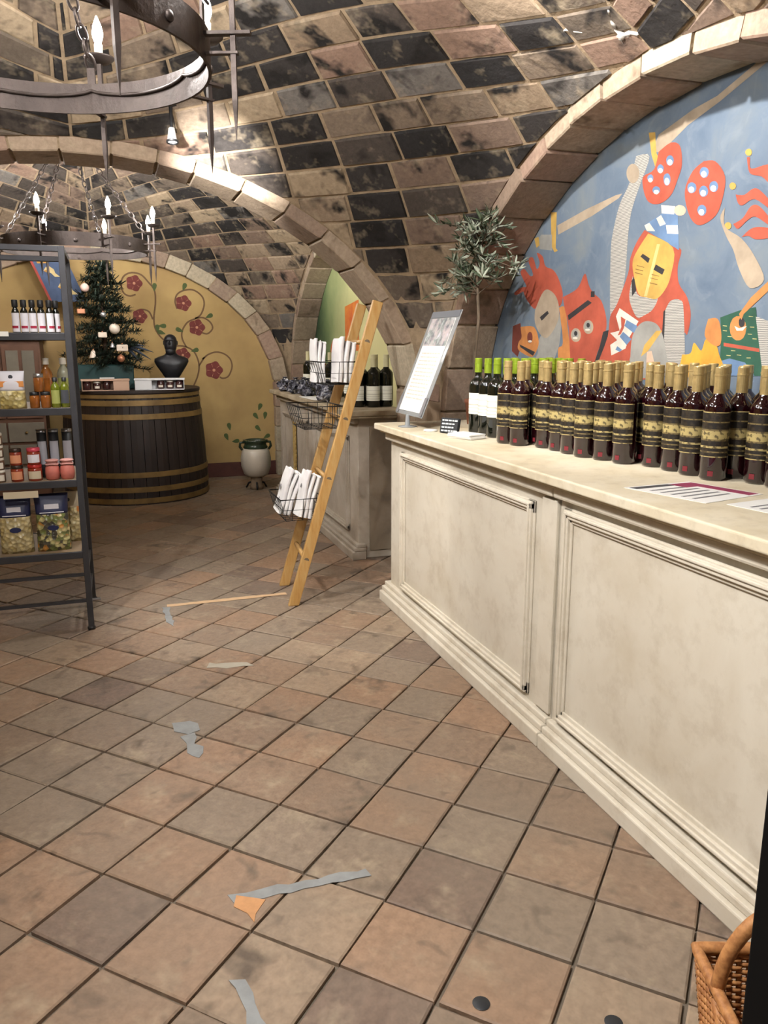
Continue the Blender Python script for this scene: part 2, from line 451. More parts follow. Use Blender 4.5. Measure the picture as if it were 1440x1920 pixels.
# ------------------------------------------------------------------ walls
def quad_wall(name, pts, mat): return struct(MB().add(pts, [(0, 1, 2, 3)]).build(name, mat))
wall_right = quad_wall('wall_right', [(XW, 4.45, 0), (XW, -.6, 0), (XW, -.6, 2.4), (XW, 4.45, 2.4)], 'mural_sky')
s = NT('green_mural'); v = s.coords('Object', (1, 1, 1), False); sep = s.add('ShaderNodeSeparateXYZ'); s.link(v, sep.inputs[0])
mr = s.add('ShaderNodeMapRange'); mr.inputs[1].default_value = 5.6; mr.inputs[2].default_value = 7.7; s.link(sep.outputs[1], mr.inputs[0])
ad = s.add('ShaderNodeMath', operation='ADD'); s.link(mr.outputs[0], ad.inputs[0])
nm = s.add('ShaderNodeMath', operation='MULTIPLY_ADD'); nm.inputs[1].default_value = .3; nm.inputs[2].default_value = -.15; s.link(s.noise(v, 2.5), nm.inputs[0]); s.link(nm.outputs[0], ad.inputs[1])
s.inp(s.b, 'Base Color', s.ramp(ad.outputs[0], [(.1, lin((214, 206, 150))), (.45, lin((196, 196, 140))), (.75, lin((120, 140, 92))), (.95, lin((58, 84, 58)))])); s.inp(s.b, 'Roughness', .85)
wall_green = quad_wall('wall_right.001', [(XW2, YF + .05, 0), (XW2, 4.45, 0), (XW2, 4.45, 2.4), (XW2, YF + .05, 2.4)], 'green_mural')
wall_back = quad_wall('wall_far', [(-2.3, YF, 0), (2.2, YF, 0), (2.2, YF, 2.4), (-2.3, YF, 2.4)], 'ochre_plaster')
wall_left = quad_wall('wall_left', [(-2.1, -.6, 0), (-2.1, YF, 0), (-2.1, YF, 2.4), (-2.1, -.6, 2.4)], 'ochre_plaster')
struct(MB().box((-.05, YF - .012, .07), (3.6, .024, .14)).build('baseboard_far', 'red_base', bevel=.004))

# ------------------------------------------------------------------ floor: square terracotta tiles laid diagonally
floor = struct(MB().add([(-2.4, -1.6, -.012), (2.4, -1.6, -.012), (2.4, 8.1, -.012), (-2.4, 8.1, -.012)], [(0, 1, 2, 3)]).build('floor', 'grout'))
S = .2258
ca, sa = math.cos(R(-18.75)), math.sin(R(-18.75))
ox, oy = -.9079, 1.8554
O = Vector((ox * ca - oy * sa, ox * sa + oy * ca)); EI = Vector((math.cos(-PI / 4), math.sin(-PI / 4))); EJ = Vector((math.cos(-3 * PI / 4), math.sin(-3 * PI / 4)))
def tile_mesh(k):
    h = S / 2 - .0035; c = []
    for sx, sy in ((-1, -1), (1, -1), (1, 1), (-1, 1)): c.append((sx * h + jit(.0025), sy * h + jit(.0025)))
    i = .0045; b = MB(); zz = [jit(.0012) for _ in range(4)]
    vs = [(x * (1 - i / h), y * (1 - i / h), zz[n]) for n, (x, y) in enumerate(c)] + [(x, y, zz[n] - .003) for n, (x, y) in enumerate(c)] + [(x, y, -.012) for x, y in c]
    fs = [(0, 1, 2, 3)] + [(4 + q, 4 + (q + 1) % 4, (q + 1) % 4, q) for q in range(4)] + [(8 + q, 8 + (q + 1) % 4, 4 + (q + 1) % 4, 4 + q) for q in range(4)]
    b.add(vs, fs); return b
variants = [tile_mesh(k) for k in range(8)]; vmesh = [b.mesh('floor_tile', 'floor_tile') for b in variants]
spots = []
for i in range(-40, 45):
    for j in range(-60, 25):
        p = O + EI * (S * (i + .5)) + EJ * (S * (j + .5))
        if -2.35 < p.x < 2.3 and -.4 < p.y < 8.0:
            az = math.degrees(math.atan2(p.x, p.y)); vis = -11 < az < 47 and p.y > .95 and not (p.x > 1.34)
            spots.append((0 if vis else 1, p.length, p))
spots.sort(key=lambda q: (q[0], q[1]))
ang = -PI / 4
far = MB(); tones = []
for n, (_, dist, p) in enumerate(spots):
    if n < 300:
        o = link_mesh('floor_tile', vmesh[n % 8], None, floor, (p.x, p.y, 0), (0, 0, ang + random.choice((0, 1, 2, 3)) * PI / 2))
    else:
        b = variants[n % 8]; M = Matrix.Translation((p.x, p.y, 0)) @ Matrix.Rotation(ang, 4, 'Z'); k = len(far.f); far.add(b.v, b.f, False, M); tones += [random.random()] * (len(far.f) - k)
fo = far.build('floor_tile_field', 'floor_tile_far', floor); fo['kind'] = 'stuff'
at = fo.data.attributes.new('tone', 'FLOAT', 'FACE'); at.data.foreach_set('value', tones)
# lime run-off dried on the vault above the mural arch
plain('lime_crust', (196, 190, 182), .95, var=.25, scale=30)
for pts, rr in (([(1.66, .02), (1.70, .05), (1.74, .058), (1.765, .033)], [.022, .020, .028, .012]), ([(1.74, .055), (1.765, -.01), (1.785, -.074)], [.022, .014, .006]), ([(1.74, .06), (1.775, .09), (1.80, .105)], [.026, .018, .006]), ([(1.70, .13), (1.66, .20), (1.615, .27)], [.010, .012, .006])):
    pp = [NEAR.pt(pts[0][0] + (pts[-1][0] - pts[0][0]) * 0, pts[0][1])]
    fine = []; fr = []
    for i in range(len(pts) - 1):
        for k in range(5):
            t_ = k / 5; fine.append(NEAR.pt(pts[i][0] * (1 - t_) + pts[i + 1][0] * t_ + jit(.006), pts[i][1] * (1 - t_) + pts[i + 1][1] * t_ + jit(.006), .002)); fr.append((rr[i] * (1 - t_) + rr[i + 1] * t_) * random.uniform(.5, 1.1) * .5)
    MB().tube(fine, fr, 7).build('lime_crust', 'lime_crust', ceil_a)
# ------------------------------------------------------------------ counters
def plaster(name, c1, c2, c3, sc=2.2):
    s = NT(name); v = s.coords('Object', (1, 1, 1), False)
    c = s.ramp(s.noise(v, sc, 6, .6, .4), [(.32, lin(c1)), (.55, lin(c2)), (.75, lin(c3))])
    c = s.mix(s.ramp(s.noise(v, sc * 5, 5, .7), [(.5, (0, 0, 0)), (.8, (.35, .35, .35))]), c, lin((150, 130, 100)))
    s.inp(s.b, 'Base Color', c); s.inp(s.b, 'Roughness', .6); s.bump(s.noise(v, 30), .12, .004)
plaster('cream_plaster', (222, 215, 200), (212, 203, 186), (194, 181, 158))
plaster('cream_moulding', (226, 218, 202), (216, 207, 190), (204, 193, 172))
plaster('travertine', (226, 216, 194), (214, 201, 174), (198, 181, 148), 4)
plaster('grey_plaster', (198, 188, 174), (176, 164, 148), (140, 124, 106), 3)
plaster('stained_stone', (160, 146, 128), (138, 124, 106), (104, 90, 76), 4)
plaster('weathered_slab', (190, 176, 152), (158, 142, 116), (120, 104, 82), 5)
plain('gold_relief', (190, 160, 96), .5, var=.3)

def panel_frame(parent, x, y0, y1, z0, z1, mat):
    """bolection moulding round one panel: each side is a piece of its own"""
    for (p, q, nm) in (((y0, z1), (y1, z1), 'panel_moulding'), ((y0, z0), (y1, z0), 'panel_moulding'), ((y0, z0), (y0, z1), 'panel_moulding'), ((y1, z0), (y1, z1), 'panel_moulding')):
        b = MB(); hor = p[1] == q[1]
        for w, d, off in ((.044, .008, 0), (.026, .018, .004), (.010, .024, .008)):
            if hor: b.box((x - d / 2, (p[0] + q[0]) / 2, p[1] + off * (1 if p[1] > .5 else -1)), (d, abs(q[0] - p[0]) + w, w))
            else: b.box((x - d / 2, p[0], (p[1] + q[1]) / 2), (d, w, abs(q[1] - p[1]) + w))
        b.build(nm, mat, parent, bevel=.003)
def counter_unit(label, xf, xb, y0, y1, ztop, panels, mat, mmat, endmat=None, pil=(), over=(0, 0)):
    r = tag(empty('counter_base', (0, 0, 0)), label, 'counter')
    MB().box(((xf + xb) / 2, (y0 + y1) / 2, ztop / 2), (xb - xf, y1 - y0, ztop)).build('body', mat, r, bevel=.004)
    if endmat:
        MB().box(((xf + xb) / 2 + .03, y0 - .006, ztop / 2), (xb - xf - .08, .012, ztop - .1)).build('end_panel', endmat, r)
    yo0, yo1 = y0 - over[0], y1 + over[1]
    for k, (h0, h1, o) in enumerate(((0, .052, .05), (.052, .076, .036), (.076, .098, .02))):
        MB().box((xf - o / 2 + .02, (yo0 + yo1) / 2, (h0 + h1) / 2), (o + .04, yo1 - yo0, h1 - h0)).build('plinth_moulding', mmat, r, bevel=.005)
    MB().box((xf - .008, (y0 + y1) / 2, ztop - .018), (.05, y1 - y0, .036)).build('cornice_moulding', mmat, r, bevel=.008)
    for (a, b) in pil:
        MB().box((xf - .005, (a + b) / 2, ztop / 2 + .03), (.014, b - a, ztop - .16)).build('pilaster', mmat, r, bevel=.003)
    for (a, b, z0, z1) in panels: panel_frame(r, xf, a, b, z0, z1, mmat)
    return r
def worktop(label, x0, x1, y0, y1, z0, z1, mat):
    o = MB().box(((x0 + x1) / 2, (y0 + y1) / 2, (z0 + z1) / 2 + .006), (x1 - x0, y1 - y0, z1 - z0 - .012)).build('worktop', mat, None, bevel=.006, seg=3)
    MB().box(((x0 + x1) / 2 + .012, (y0 + y1) / 2 - .006, z0 + .006), (x1 - x0 - .024, y1 - y0 - .024, .012)).build('worktop_lip', mat, o, bevel=.003)
    return tag(o, label, 'worktop')
ZC = .915
counter_unit('cream panelled counter section at the far end, under the green-capped bottles', 1.29, 1.94, 2.10, 3.69, .872, [(2.265, 3.50, .14, .775)], 'cream_plaster', 'cream_moulding', pil=((2.10, 2.19),), over=(0, .04))
counter_unit('cream panelled counter section nearest the viewer, beside the wicker basket', 1.29, 1.94, .62, 2.095, .872, [(.80, 2.04, .135, .79)], 'cream_plaster', 'cream_moulding')
worktop('long pale stone worktop carrying the rows of red wine', 1.215, 1.955, .58, 3.735, .872, ZC, 'travertine')
c2 = counter_unit('weathered grey counter behind the leaning ladder', 1.37, 1.66, 4.52, 6.84, .865, [(4.72, 5.55, .16, .72), (5.8, 6.65, .16, .72)], 'grey_plaster', 'grey_plaster', 'stained_stone', pil=((5.60, 5.74),), over=(.035, .03))
worktop('brown stone worktop of the weathered counter by the pillar', 1.29, 1.67, 4.46, 6.90, .865, .91, 'weathered_slab')
# wheat ear painted in gold relief on the weathered counter
b = MB(); b.tube([(1.362, 6.22, .16), (1.360, 6.24, .45), (1.362, 6.22, .66)], .006, 6)
for k in range(11):
    z = .30 + k * .036
    for sgn in (-1, 1):
        M = Matrix.Translation((1.358, 6.23 + sgn * .03, z)) @ Matrix.Rotation(sgn * -.6, 4, 'X') @ Matrix.Diagonal((.008, .019, .032, 1))
        b.lathe([(math.sin(PI * i / 6), -math.cos(PI * i / 6)) for i in range(7)], 8, M=M, cap=False)
b.build('wheat_relief', 'gold_relief', c2)

# ------------------------------------------------------------------ wine bottles
s = NT('red_wine_glass'); s.inp(s.b, 'Base Color', lin((28, 3, 7))); s.inp(s.b, 'Roughness', .05); s.inp(s.b, 'Transmission Weight', 0.0); s.inp(s.b, 'IOR', 1.45); s.inp(s.b, 'Coat Weight', 1.0); s.inp(s.b, 'Coat Roughness', .03)
s = NT('dark_glass'); s.inp(s.b, 'Base Color', lin((16, 18, 12))); s.inp(s.b, 'Roughness', .06); s.inp(s.b, 'Coat Weight', .5); s.inp(s.b, 'Coat Roughness', .03)
plain('gold_capsule', (196, 170, 116), .35, metal=.45, var=.25, scale=40)
plain('green_capsule', (138, 160, 40), .4, metal=.2)
plain('cream_capsule', (202, 194, 152), .45)
plain('red_seal', (116, 30, 40), .5)
def label_mat(name, stops, grain=None):
    s = NT(name); tc = s.add('ShaderNodeTexCoord'); sep = s.add('ShaderNodeSeparateXYZ'); s.link(tc.outputs['Generated'], sep.inputs[0])
    c = s.ramp(sep.outputs[2], stops, 'CONSTANT')
    if grain:
        n = s.noise(s.coords('Object', (1, 1, 1), False), 90, 2, .5)
        c = s.mix(s.ramp(n, [(.5, (0, 0, 0)), (.58, (.8, .8, .8))]), c, lin(grain))
    s.inp(s.b, 'Base Color', c); s.inp(s.b, 'Roughness', .5)
K_, G_ = lin((26, 20, 16)), lin((176, 158, 104)); G2 = lin((120, 104, 66))
label_mat('black_gold_label', [(0, G_), (.02, K_), (.10, G2), (.13, K_), (.20, G_), (.25, K_), (.36, G2), (.40, G_), (.58, G2), (.62, K_), (.76, G2), (.79, K_), (.975, G_)], (52, 42, 28))
W_ = lin((232, 230, 214)); W2 = lin((190, 186, 170))
label_mat('white_label', [(0, W_), (.12, W2), (.15, W_), (.28, W2), (.31, W_), (.42, W2), (.48, W_), (.70, W2), (.73, W_)])
def bottle_proto(name, glass, caps, lab, body_h, h, r, cap_z, label_z, arc, seal=False):
    t = empty(name)
    MB().lathe([(0, .012), (r * .55, .008), (r * .86, 0), (r, .008), (r, body_h), (r * .96, body_h + .012), (r * .72, body_h + .026), (r * .46, body_h + .036), (r * .38, body_h + .048), (r * .36, h - .004)], 20).build('glass_body', glass, t)
    n = r * .36 + .0018
    MB().lathe([(n + .0006, cap_z), (n + .0004, h - .024), (n + .0016, h - .0235), (n + .0016, h - .019), (n + .0004, h - .0185), (n + .0004, h - .001), (n - .001, h + .001), (0, h + .001)], 20, smooth=False, cap=False).build('capsule', caps, t)
    z0, z1 = label_z; q = r + .0009
    MB().lathe([(q, z0), (q, z1)], 14, cap=False, a0=-arc, a1=arc).build('label', lab, t)
    if seal: MB().lathe([(q, .014), (q, .029)], 6, cap=False, a0=-.2, a1=.2).build('seal', 'red_seal', t)
    return t
red0 = bottle_proto('wine_bottle', 'red_wine_glass', 'gold_capsule', 'black_gold_label', .202, .318, .0375, .246, (.068, .196), 1.25, True)
grn0 = bottle_proto('wine_bottle', 'dark_glass', 'green_capsule', 'white_label', .205, .322, .0380, .262, (.085, .175), 1.35)
def place(proto, used, loc, rz, label, cat, group):
    o = proto if not used else copy_tree(proto)
    o.location = loc; o.rotation_euler = (0, 0, rz); return tag(o, label, cat, group)
front = [1.455, 1.475, 1.535, 1.535, 1.535, 1.535, 1.555, 1.57, 1.625, 1.625, 1.625, 1.625, 1.70, 1.70, 1.73]
n = 0
for k, xf in enumerate(front):
    y = 2.80 - .0875 * k; i = 0; x = xf
    while x < 1.925:
        place(red0, n, (x + jit(.004), y + jit(.005), ZC), R(-150 + jit(9)), 'gold-capped red wine bottle, %s row from the green-capped bottles, %s from the counter front' % (ORD[k], ORD[i]), 'bottle', 'red wine bottles on the pale counter')
        x += .084; i += 1; n += 1
n = 0
for k in range(4):
    for i in range(5):
        place(grn0, n, (1.505 + .085 * i + jit(.003), 3.155 - .0875 * k + jit(.003), ZC), R(-155 + jit(6)), 'green-capped dark bottle, white label, %s row from the olive tree, %s from the front' % (ORD[k], ORD[i]), 'bottle', 'green-capped bottles on the pale counter')
        n += 1
crm0 = bottle_proto('wine_bottle', 'dark_glass', 'cream_capsule', 'white_label', .20, .32, .0440, .245, (.04, .13), 1.3)
n = 0
for (x, y, lab) in ((1.452, 4.78, 'cream-capped dark bottle on the weathered counter, leftmost, half behind the ladder rail'), (1.54, 4.74, 'cream-capped dark bottle on the weathered counter, in the middle between ladder and pillar'), (1.63, 4.76, 'cream-capped dark bottle on the weathered counter, partly hidden by the brick pillar'),
                  (1.50, 4.87, 'cream-capped dark bottle in the second row by the pillar, left of two'), (1.59, 4.86, 'cream-capped dark bottle in the second row by the pillar, right of two')):
    place(crm0, n, (x, y, .91), R(-125 + jit(6)), lab, 'bottle', 'cream-capped bottles on the weathered counter'); n += 1
for i in range(6):
    place(crm0, 1, (1.61 + jit(.006), 5.50 + .26 * i, .91), R(-140 + jit(8)), 'cream-capped dark bottle standing by the green wall, %s one counting from the pillar' % ORD[i], 'bottle', 'cream-capped bottles on the weathered counter')
# ------------------------------------------------------------------ chandeliers
plain('wrought_iron', (84, 74, 70), .5, metal=.6, var=.35, scale=14, bump=.2)
plain('candle_sleeve', (226, 216, 196), .6)
s = NT('lit_bulb'); s.inp(s.b, 'Base Color', (1, 1, 1)); s.inp(s.b, 'Emission Color', (1, .975, .94)); s.inp(s.b, 'Emission Strength', BULB_POWER)
def chandelier(label, loc, top, rot):
    t = tag(empty('chandelier', loc, rot), label, 'chandelier', 'wrought-iron ring chandeliers')
    RR, H = .47, .085
    b = MB(); prof = [(RR - .004, -H / 2), (RR + .004, -H / 2), (RR + .004, H / 2), (RR - .004, H / 2), (RR - .004, -H / 2)]
    band = b.lathe(prof, 64, cap=False, smooth=False).build('ring_band', 'wrought_iron', t)
    pts = []
    for i in range(160):
        a = 2 * PI * i / 160; ph = (i % 20) / 20; zz = .022 - .018 * (math.sin(PI * ph) ** .6); pts.append(((RR - .009) * math.cos(a), (RR - .009) * math.sin(a), zz))
    MB().tube(pts, .005, 6, closed=True).build('scalloped_trim', 'wrought_iron', band)
    for i in range(32):
        a = 2 * PI * i / 32
        M = Matrix.Translation(((RR + .004) * math.cos(a), (RR + .004) * math.sin(a), -.01)) @ Matrix.Rotation(a, 4, 'Z') @ Matrix.Rotation(PI / 2, 4, 'Y')
        if i % 4 == 2: MB().lathe([(.014, 0), (.012, .006), (.006, .010), (0, .011)], 10, M=M).build('rivet', 'wrought_iron', band)
    rb = RR + .075; cm = None
    for k in range(8):
        a = 2 * PI * k / 8; c, s_ = math.cos(a), math.sin(a)
        r_ = Matrix.Rotation(a, 4, 'Z')
        arm = MB()
        arm.bar((RR, 0, .015), (rb + .045, 0, .015), .022, .008, M=r_); arm.bar((RR, 0, -.03), (rb + .012, 0, -.03), .018, .006, M=r_)
        arm.build('bracket', 'wrought_iron', t)
        sp = MB(); w = .013
        for z0, z1, w0, w1 in ((.125, -.14, w, w), (-.14, -.235, w, .001)):
            sp.add([(rb - w0 / 2, -w0 / 2, z0), (rb + w0 / 2, -w0 / 2, z0), (rb + w0 / 2, w0 / 2, z0), (rb - w0 / 2, w0 / 2, z0), (rb - w1 / 2, -w1 / 2, z1), (rb + w1 / 2, -w1 / 2, z1), (rb + w1 / 2, w1 / 2, z1), (rb - w1 / 2, w1 / 2, z1)], [(0, 1, 2, 3), (4, 7, 6, 5), (0, 4, 5, 1), (1, 5, 6, 2), (2, 6, 7, 3), (3, 7, 4, 0)], M=r_)
        sp.build('spike', 'wrought_iron', t)
        pos = (rb * c, rb * s_, .05)
        pan = MB().lathe([(.008, .072), (.03, .076), (.046, .088), (.048, .092), (.044, .092), (.028, .082), (0, .080)], 20, cap=False).build('drip_pan', 'wrought_iron', t, pos)
        MB().lathe([(.013, .080), (.013, .128), (.009, .132)], 14).build('candle', 'candle_sleeve', pan)
        MB().lathe([(.008, .132), (.0155, .148), (.0175, .160), (.0145, .178), (.007, .197), (.0018, .210), (0, .211)], 8).build('bulb', 'lit_bulb', pan)
    lk = MB(); q = []
    for i in range(14):
        a = 2 * PI * i / 14; q.append((.014 * math.cos(a), 0, .025 * math.sin(a)))
    lm = lk.tube(q, .0042, 6, closed=True).mesh('chain_link', 'wrought_iron')
    zt = top - loc[2] - .06
    for k in range(4):
        a = 2 * PI * (k + .5) / 4; p0 = Vector((RR * math.cos(a), RR * math.sin(a), H / 2 + .06)); p1 = Vector((.03 * math.cos(a), .03 * math.sin(a), zt - .03))
        MB().bar((RR * math.cos(a), RR * math.sin(a), -.02), (RR * math.cos(a), RR * math.sin(a), H / 2 + .045), .024, .007, up=(math.cos(a), math.sin(a), 0)).build('chain_lug', 'wrought_iron', t)
        m = int((p1 - p0).length / .041); d = (p1 - p0).normalized(); qr = d.to_track_quat('Z', 'Y')
        for i in range(m + 1):
            e = (qr.to_matrix() @ Matrix.Rotation((i % 2) * PI / 2, 3, 'Z')).to_euler()
            link_mesh('chain_link', lm, None, t, p0 + (p1 - p0) * (i / m), e)
    MB().lathe([(0, zt + .085), (.05, zt + .08), (.055, zt + .06), (.02, zt + .045), (.012, zt - .03), (.04, zt - .035), (.04, zt - .045), (0, zt - .05)], 20, cap=False).build('ceiling_rose', 'wrought_iron', t)
    return t
chandelier('near wrought-iron ring chandelier, cut off by the upper left corner of the photo', (-.165, 2.38, 2.04), NEAR.z0 + NEAR.cz, R(-90 + 24))
chandelier('far wrought-iron ring chandelier hanging over the barrel', (-.17, 6.1, 1.95), FAR.z0 + FAR.cz, R(-90 + 24))

# ceiling spot by the brick rib
plain('white_enamel', (224, 224, 220), .4); plain('black_plastic', (24, 24, 26), .5)
s = NT('lens_glow'); s.inp(s.b, 'Base Color', (1, 1, 1)); s.inp(s.b, 'Emission Color', (1, .95, .88)); s.inp(s.b, 'Emission Strength', 2)
def spot_lamp(label, loc, target, zc):
    t = tag(empty('spot_lamp', loc), label, 'lamp'); d = (Vector(target) - Vector(loc)).normalized(); M = d.to_track_quat('-Z', 'Y').to_matrix().to_4x4()
    MB().lathe([(.010, .035), (.014, .032), (.022, -.018), (.026, -.021)], 18, M=M).build('lamp_head', 'white_enamel', t)
    MB().lathe([(.027, -.021), (.027, -.030), (.022, -.030), (.022, -.023)], 18, M=M, cap=False).build('lamp_rim', 'black_plastic', t)
    MB().lathe([(0, -.024), (.022, -.024)], 18, M=M, cap=False).build('lamp_lens', 'lens_glow', t)
    MB().lathe([(.028, zc), (.028, zc - .02), (.008, zc - .024), (.006, .025)], 14).build('ceiling_bracket', 'black_plastic', t)
    return t
z_ = NEAR.pt(.33 + .10, 3.93 - 2.38).z
spot_lamp('small white ceiling spot lamp beside the lit stretch of the brick arch', (.33, 3.93, z_ - .13), (.33, 3.75, 1.0), .145)
# ------------------------------------------------------------------ sign holder on the pale counter
plain('clear_acrylic', (206, 210, 212), .12, transm=.55, coat=.3)
plain('steel', (150, 150, 152), .3, metal=.9)
plain('white_paper', (236, 234, 230), .7)
plain('chalk_black', (34, 36, 40), .7, var=.2)
plain('chalk_white', (206, 212, 214), .8)
plain('magenta_print', (150, 62, 92), .6)
plain('grey_print', (120, 118, 120), .7)
def sheet_text(parent, W, Hh, rows, x0, x1, ztop, pitch, mat, depth, name='print_line', seed=1):
    rng = random.Random(seed)
    for k in range(rows):
        z = ztop - k * pitch; b = MB(); y = x0
        while y < x1:
            l = min(rng.uniform(.012, .04), x1 - y); b.box((y + l / 2, depth, z), (l, .0006, pitch * .34)); y += l + .006
        b.build(name, mat, parent)
sg = tag(empty('sign_holder', (1.305, 3.50, ZC)), 'leaning clear acrylic sign holder with printed sheet at the counter end', 'sign')
MB().lathe([(.045, 0), (.045, .004), (.012, .008), (.008, .058), (0, .06)], 24).build('stand_base', 'clear_acrylic', sg)
pan = empty('panel', (0, 0, .055), 0, sg)
# the panel leans back towards the wall; its own frame: x along the sheet, z up the sheet
pan.rotation_euler = (Matrix.Rotation(math.atan2(.19, .475), 3, 'Y') @ Matrix.Rotation(-PI / 2, 3, 'Z')).to_euler()
W_p, H_p = .35, .515
MB().box((0, .004, H_p / 2), (W_p, .003, H_p)).build('acrylic_sheet', 'clear_acrylic', pan, bevel=.001)
MB().box((0, .001, H_p / 2 - .01), (W_p - .07, .0015, H_p - .06)).build('poster', 'white_paper', pan)
s = NT('poster_photo'); v = s.coords('Object', (1, 1, 1), False)
s.inp(s.b, 'Base Color', s.mix(s.ramp(s.noise(v, 14, 3), [(.45, (0, 0, 0)), (.6, (1, 1, 1))]), s.ramp(s.noise(v, 22, 4), [(.42, lin((58, 60, 72))), (.55, lin((124, 134, 124))), (.68, lin((196, 196, 212)))]), lin((176, 160, 160)))); s.inp(s.b, 'Roughness', .4)
MB().box((0, -.0004, H_p - .105), (W_p - .075, .001, .135)).build('poster_photograph', 'poster_photo', pan)
plain('dark_header', (74, 76, 84), .4)
MB().box((0, .0012, H_p - .018), (W_p - .02, .002, .03)).build('header_strip', 'dark_header', pan)
plain('peach_print', (216, 200, 186), .7)
sheet_text(pan, W_p, H_p, 13, -.11, .11, H_p - .21, .0185, 'peach_print', -.0002)
for sx in (-1, 1): MB().box((sx * (W_p / 2 - .022), -.001, .05), (.03, .004, .09)).build('corner_clip', 'grey_print', pan, bevel=.001)
# small things on the worktop
t = tag(empty('chalk_sign', (1.375, 3.17, ZC), R(-62)), 'small black chalkboard block with white lettering beside the sign holder', 'sign')
M = Matrix.Rotation(R(-12), 4, 'X')
MB().box((0, 0, .034), (.095, .02, .066), ch=.002, M=M).build('board', 'chalk_black', t)
for k in range(4):
    b = MB(); x = -.038
    while x < .03:
        l = random.uniform(.008, .02); b.box((x + l / 2, -.0107, .056 - k * .015), (l, .001, .006), M=M); x += l + .004
    b.build('lettering', 'chalk_white', t)
t = tag(empty('leaflet_stack', (1.375, 2.985, ZC), R(20)), 'small pile of white leaflets in front of the white-labelled bottles', 'leaflets')
for k in range(5): MB().box((jit(.003), jit(.003), .003 + .004 * k), (.09, .13, .0038)).build('leaflet', 'white_paper', t, None, (0, 0, jit(.06)))
tag(MB().lathe([(.028, 0), (.032, .003), (.030, .008), (0, .009)], 20).build('soap_disc', 'white_paper', None, (1.335, 3.285, ZC)), 'small pale disc lying between sign holder and chalkboard block', 'disc')
def flyer(label, pts, strip, dz):
    t = tag(empty('flyer', (pts[0][0], pts[0][1], ZC + dz)), label, 'flyer'); p0 = Vector(pts[0]); P = [Vector(p) - p0 for p in pts]
    f = lambda u, v: (P[0] * (1 - u) + P[1] * u) * (1 - v) + (P[3] * (1 - u) + P[2] * u) * v
    def q(u0, u1, v0, v1, z): a = [f(u0, v0), f(u1, v0), f(u1, v1), f(u0, v1)]; return [(p.x, p.y) for p in a]
    MB().prism(q(0, 1, 0, 1, 0), 0, .0012).build('paper', 'white_paper', t)
    if strip:
        MB().prism(q(.80, .97, .06, .96, 0), .0012, .0016).build('printed_band', 'magenta_print', t)
        MB().prism(q(.04, .62, .04, .14, 0), .0012, .0016).build('printed_photo', 'dark_header', t)
        MB().prism(q(.62, .80, .06, .30, 0), .0012, .0016).build('printed_badge', 'magenta_print', t)
    for k in range(5): MB().prism(q(.1, .7, .25 + .13 * k, .29 + .13 * k, 0), .0012, .0015).build('print_line', 'grey_print', t)
    return t
flyer('flyer with a magenta band lying before the red wine', [(1.30, 1.80), (1.53, 1.82), (1.585, 1.60), (1.36, 1.55)], True, 0)
flyer('plain white flyer at the right edge of the photo', [(1.40, 1.525), (1.60, 1.555), (1.62, 1.36), (1.43, 1.33)], False, 0)

# ------------------------------------------------------------------ olive tree behind the counter end
plain('olive_bark', (120, 104, 86), .9, var=.4, scale=20)
plain('terracotta', (150, 92, 66), .8, var=.2)
s = NT('olive_leaf'); g = s.add('ShaderNodeNewGeometry'); s.inp(s.b, 'Base Color', s.mix(g.outputs['Backfacing'], lin((72, 84, 62)), lin((158, 164, 146)))); s.inp(s.b, 'Roughness', .5)
ol = tag(empty('olive_tree', (1.665, 3.52, ZC)), 'slim olive tree with narrow grey-green leaves behind the green-capped bottles', 'plant')
MB().lathe([(.040, 0), (.052, .10), (.056, .104), (.056, .12), (.048, .12), (.045, .105), (0, .105)], 20).build('pot', 'terracotta', ol)
rng = random.Random(5)
tr = MB().tube([(0, 0, .09), (-.008, .01, .3), (.005, 0, .5), (-.008, .005, .7), (0, .0, .92)], [.009, .008, .008, .007, .005], 8)
lv = MB()
for k in range(52):
    z0 = rng.uniform(.60, .92); a = rng.uniform(0, 2 * PI); el = rng.uniform(-.45, 1.1); L = rng.uniform(.10, .23)
    d = Vector((math.cos(a) * math.cos(el), math.sin(a) * math.cos(el), math.sin(el)))
    p0 = Vector((0, 0, z0)); p1 = p0 + d * L * .5 + Vector((0, 0, .01)); p2 = p0 + d * L + Vector((0, 0, -.02))
    tr.tube([p0, p1, p2], [.0035, .0026, .0012], 5)
    for j in range(17):
        t_ = rng.uniform(.2, 1.0); q = (p0.lerp(p1, t_ * 2) if t_ < .5 else p1.lerp(p2, t_ * 2 - 1))
        ld = (d * .7 + Vector((rng.uniform(-1, 1), rng.uniform(-1, 1), rng.uniform(-.5, .9)))).normalized(); sd = ld.cross(Vector((rng.uniform(-1, 1), rng.uniform(-1, 1), rng.uniform(-1, 1)))).normalized()
        l, w = rng.uniform(.04, .068), .0052; nn = ld.cross(sd) * .003; e = q + ld * l
        lv.add([q, q + ld * l * .3 + sd * w - nn, q + ld * l * .7 + sd * w * .8 - nn, e, q + ld * l * .7 - sd * w * .8 - nn, q + ld * l * .3 - sd * w - nn, q + ld * l * .5], [(0, 1, 6), (1, 2, 6), (2, 3, 6), (3, 4, 6), (4, 5, 6), (5, 0, 6)], True)
tr.build('trunk', 'olive_bark', ol)
lo = lv.build('foliage', 'olive_leaf', ol); lo['kind'] = 'stuff'

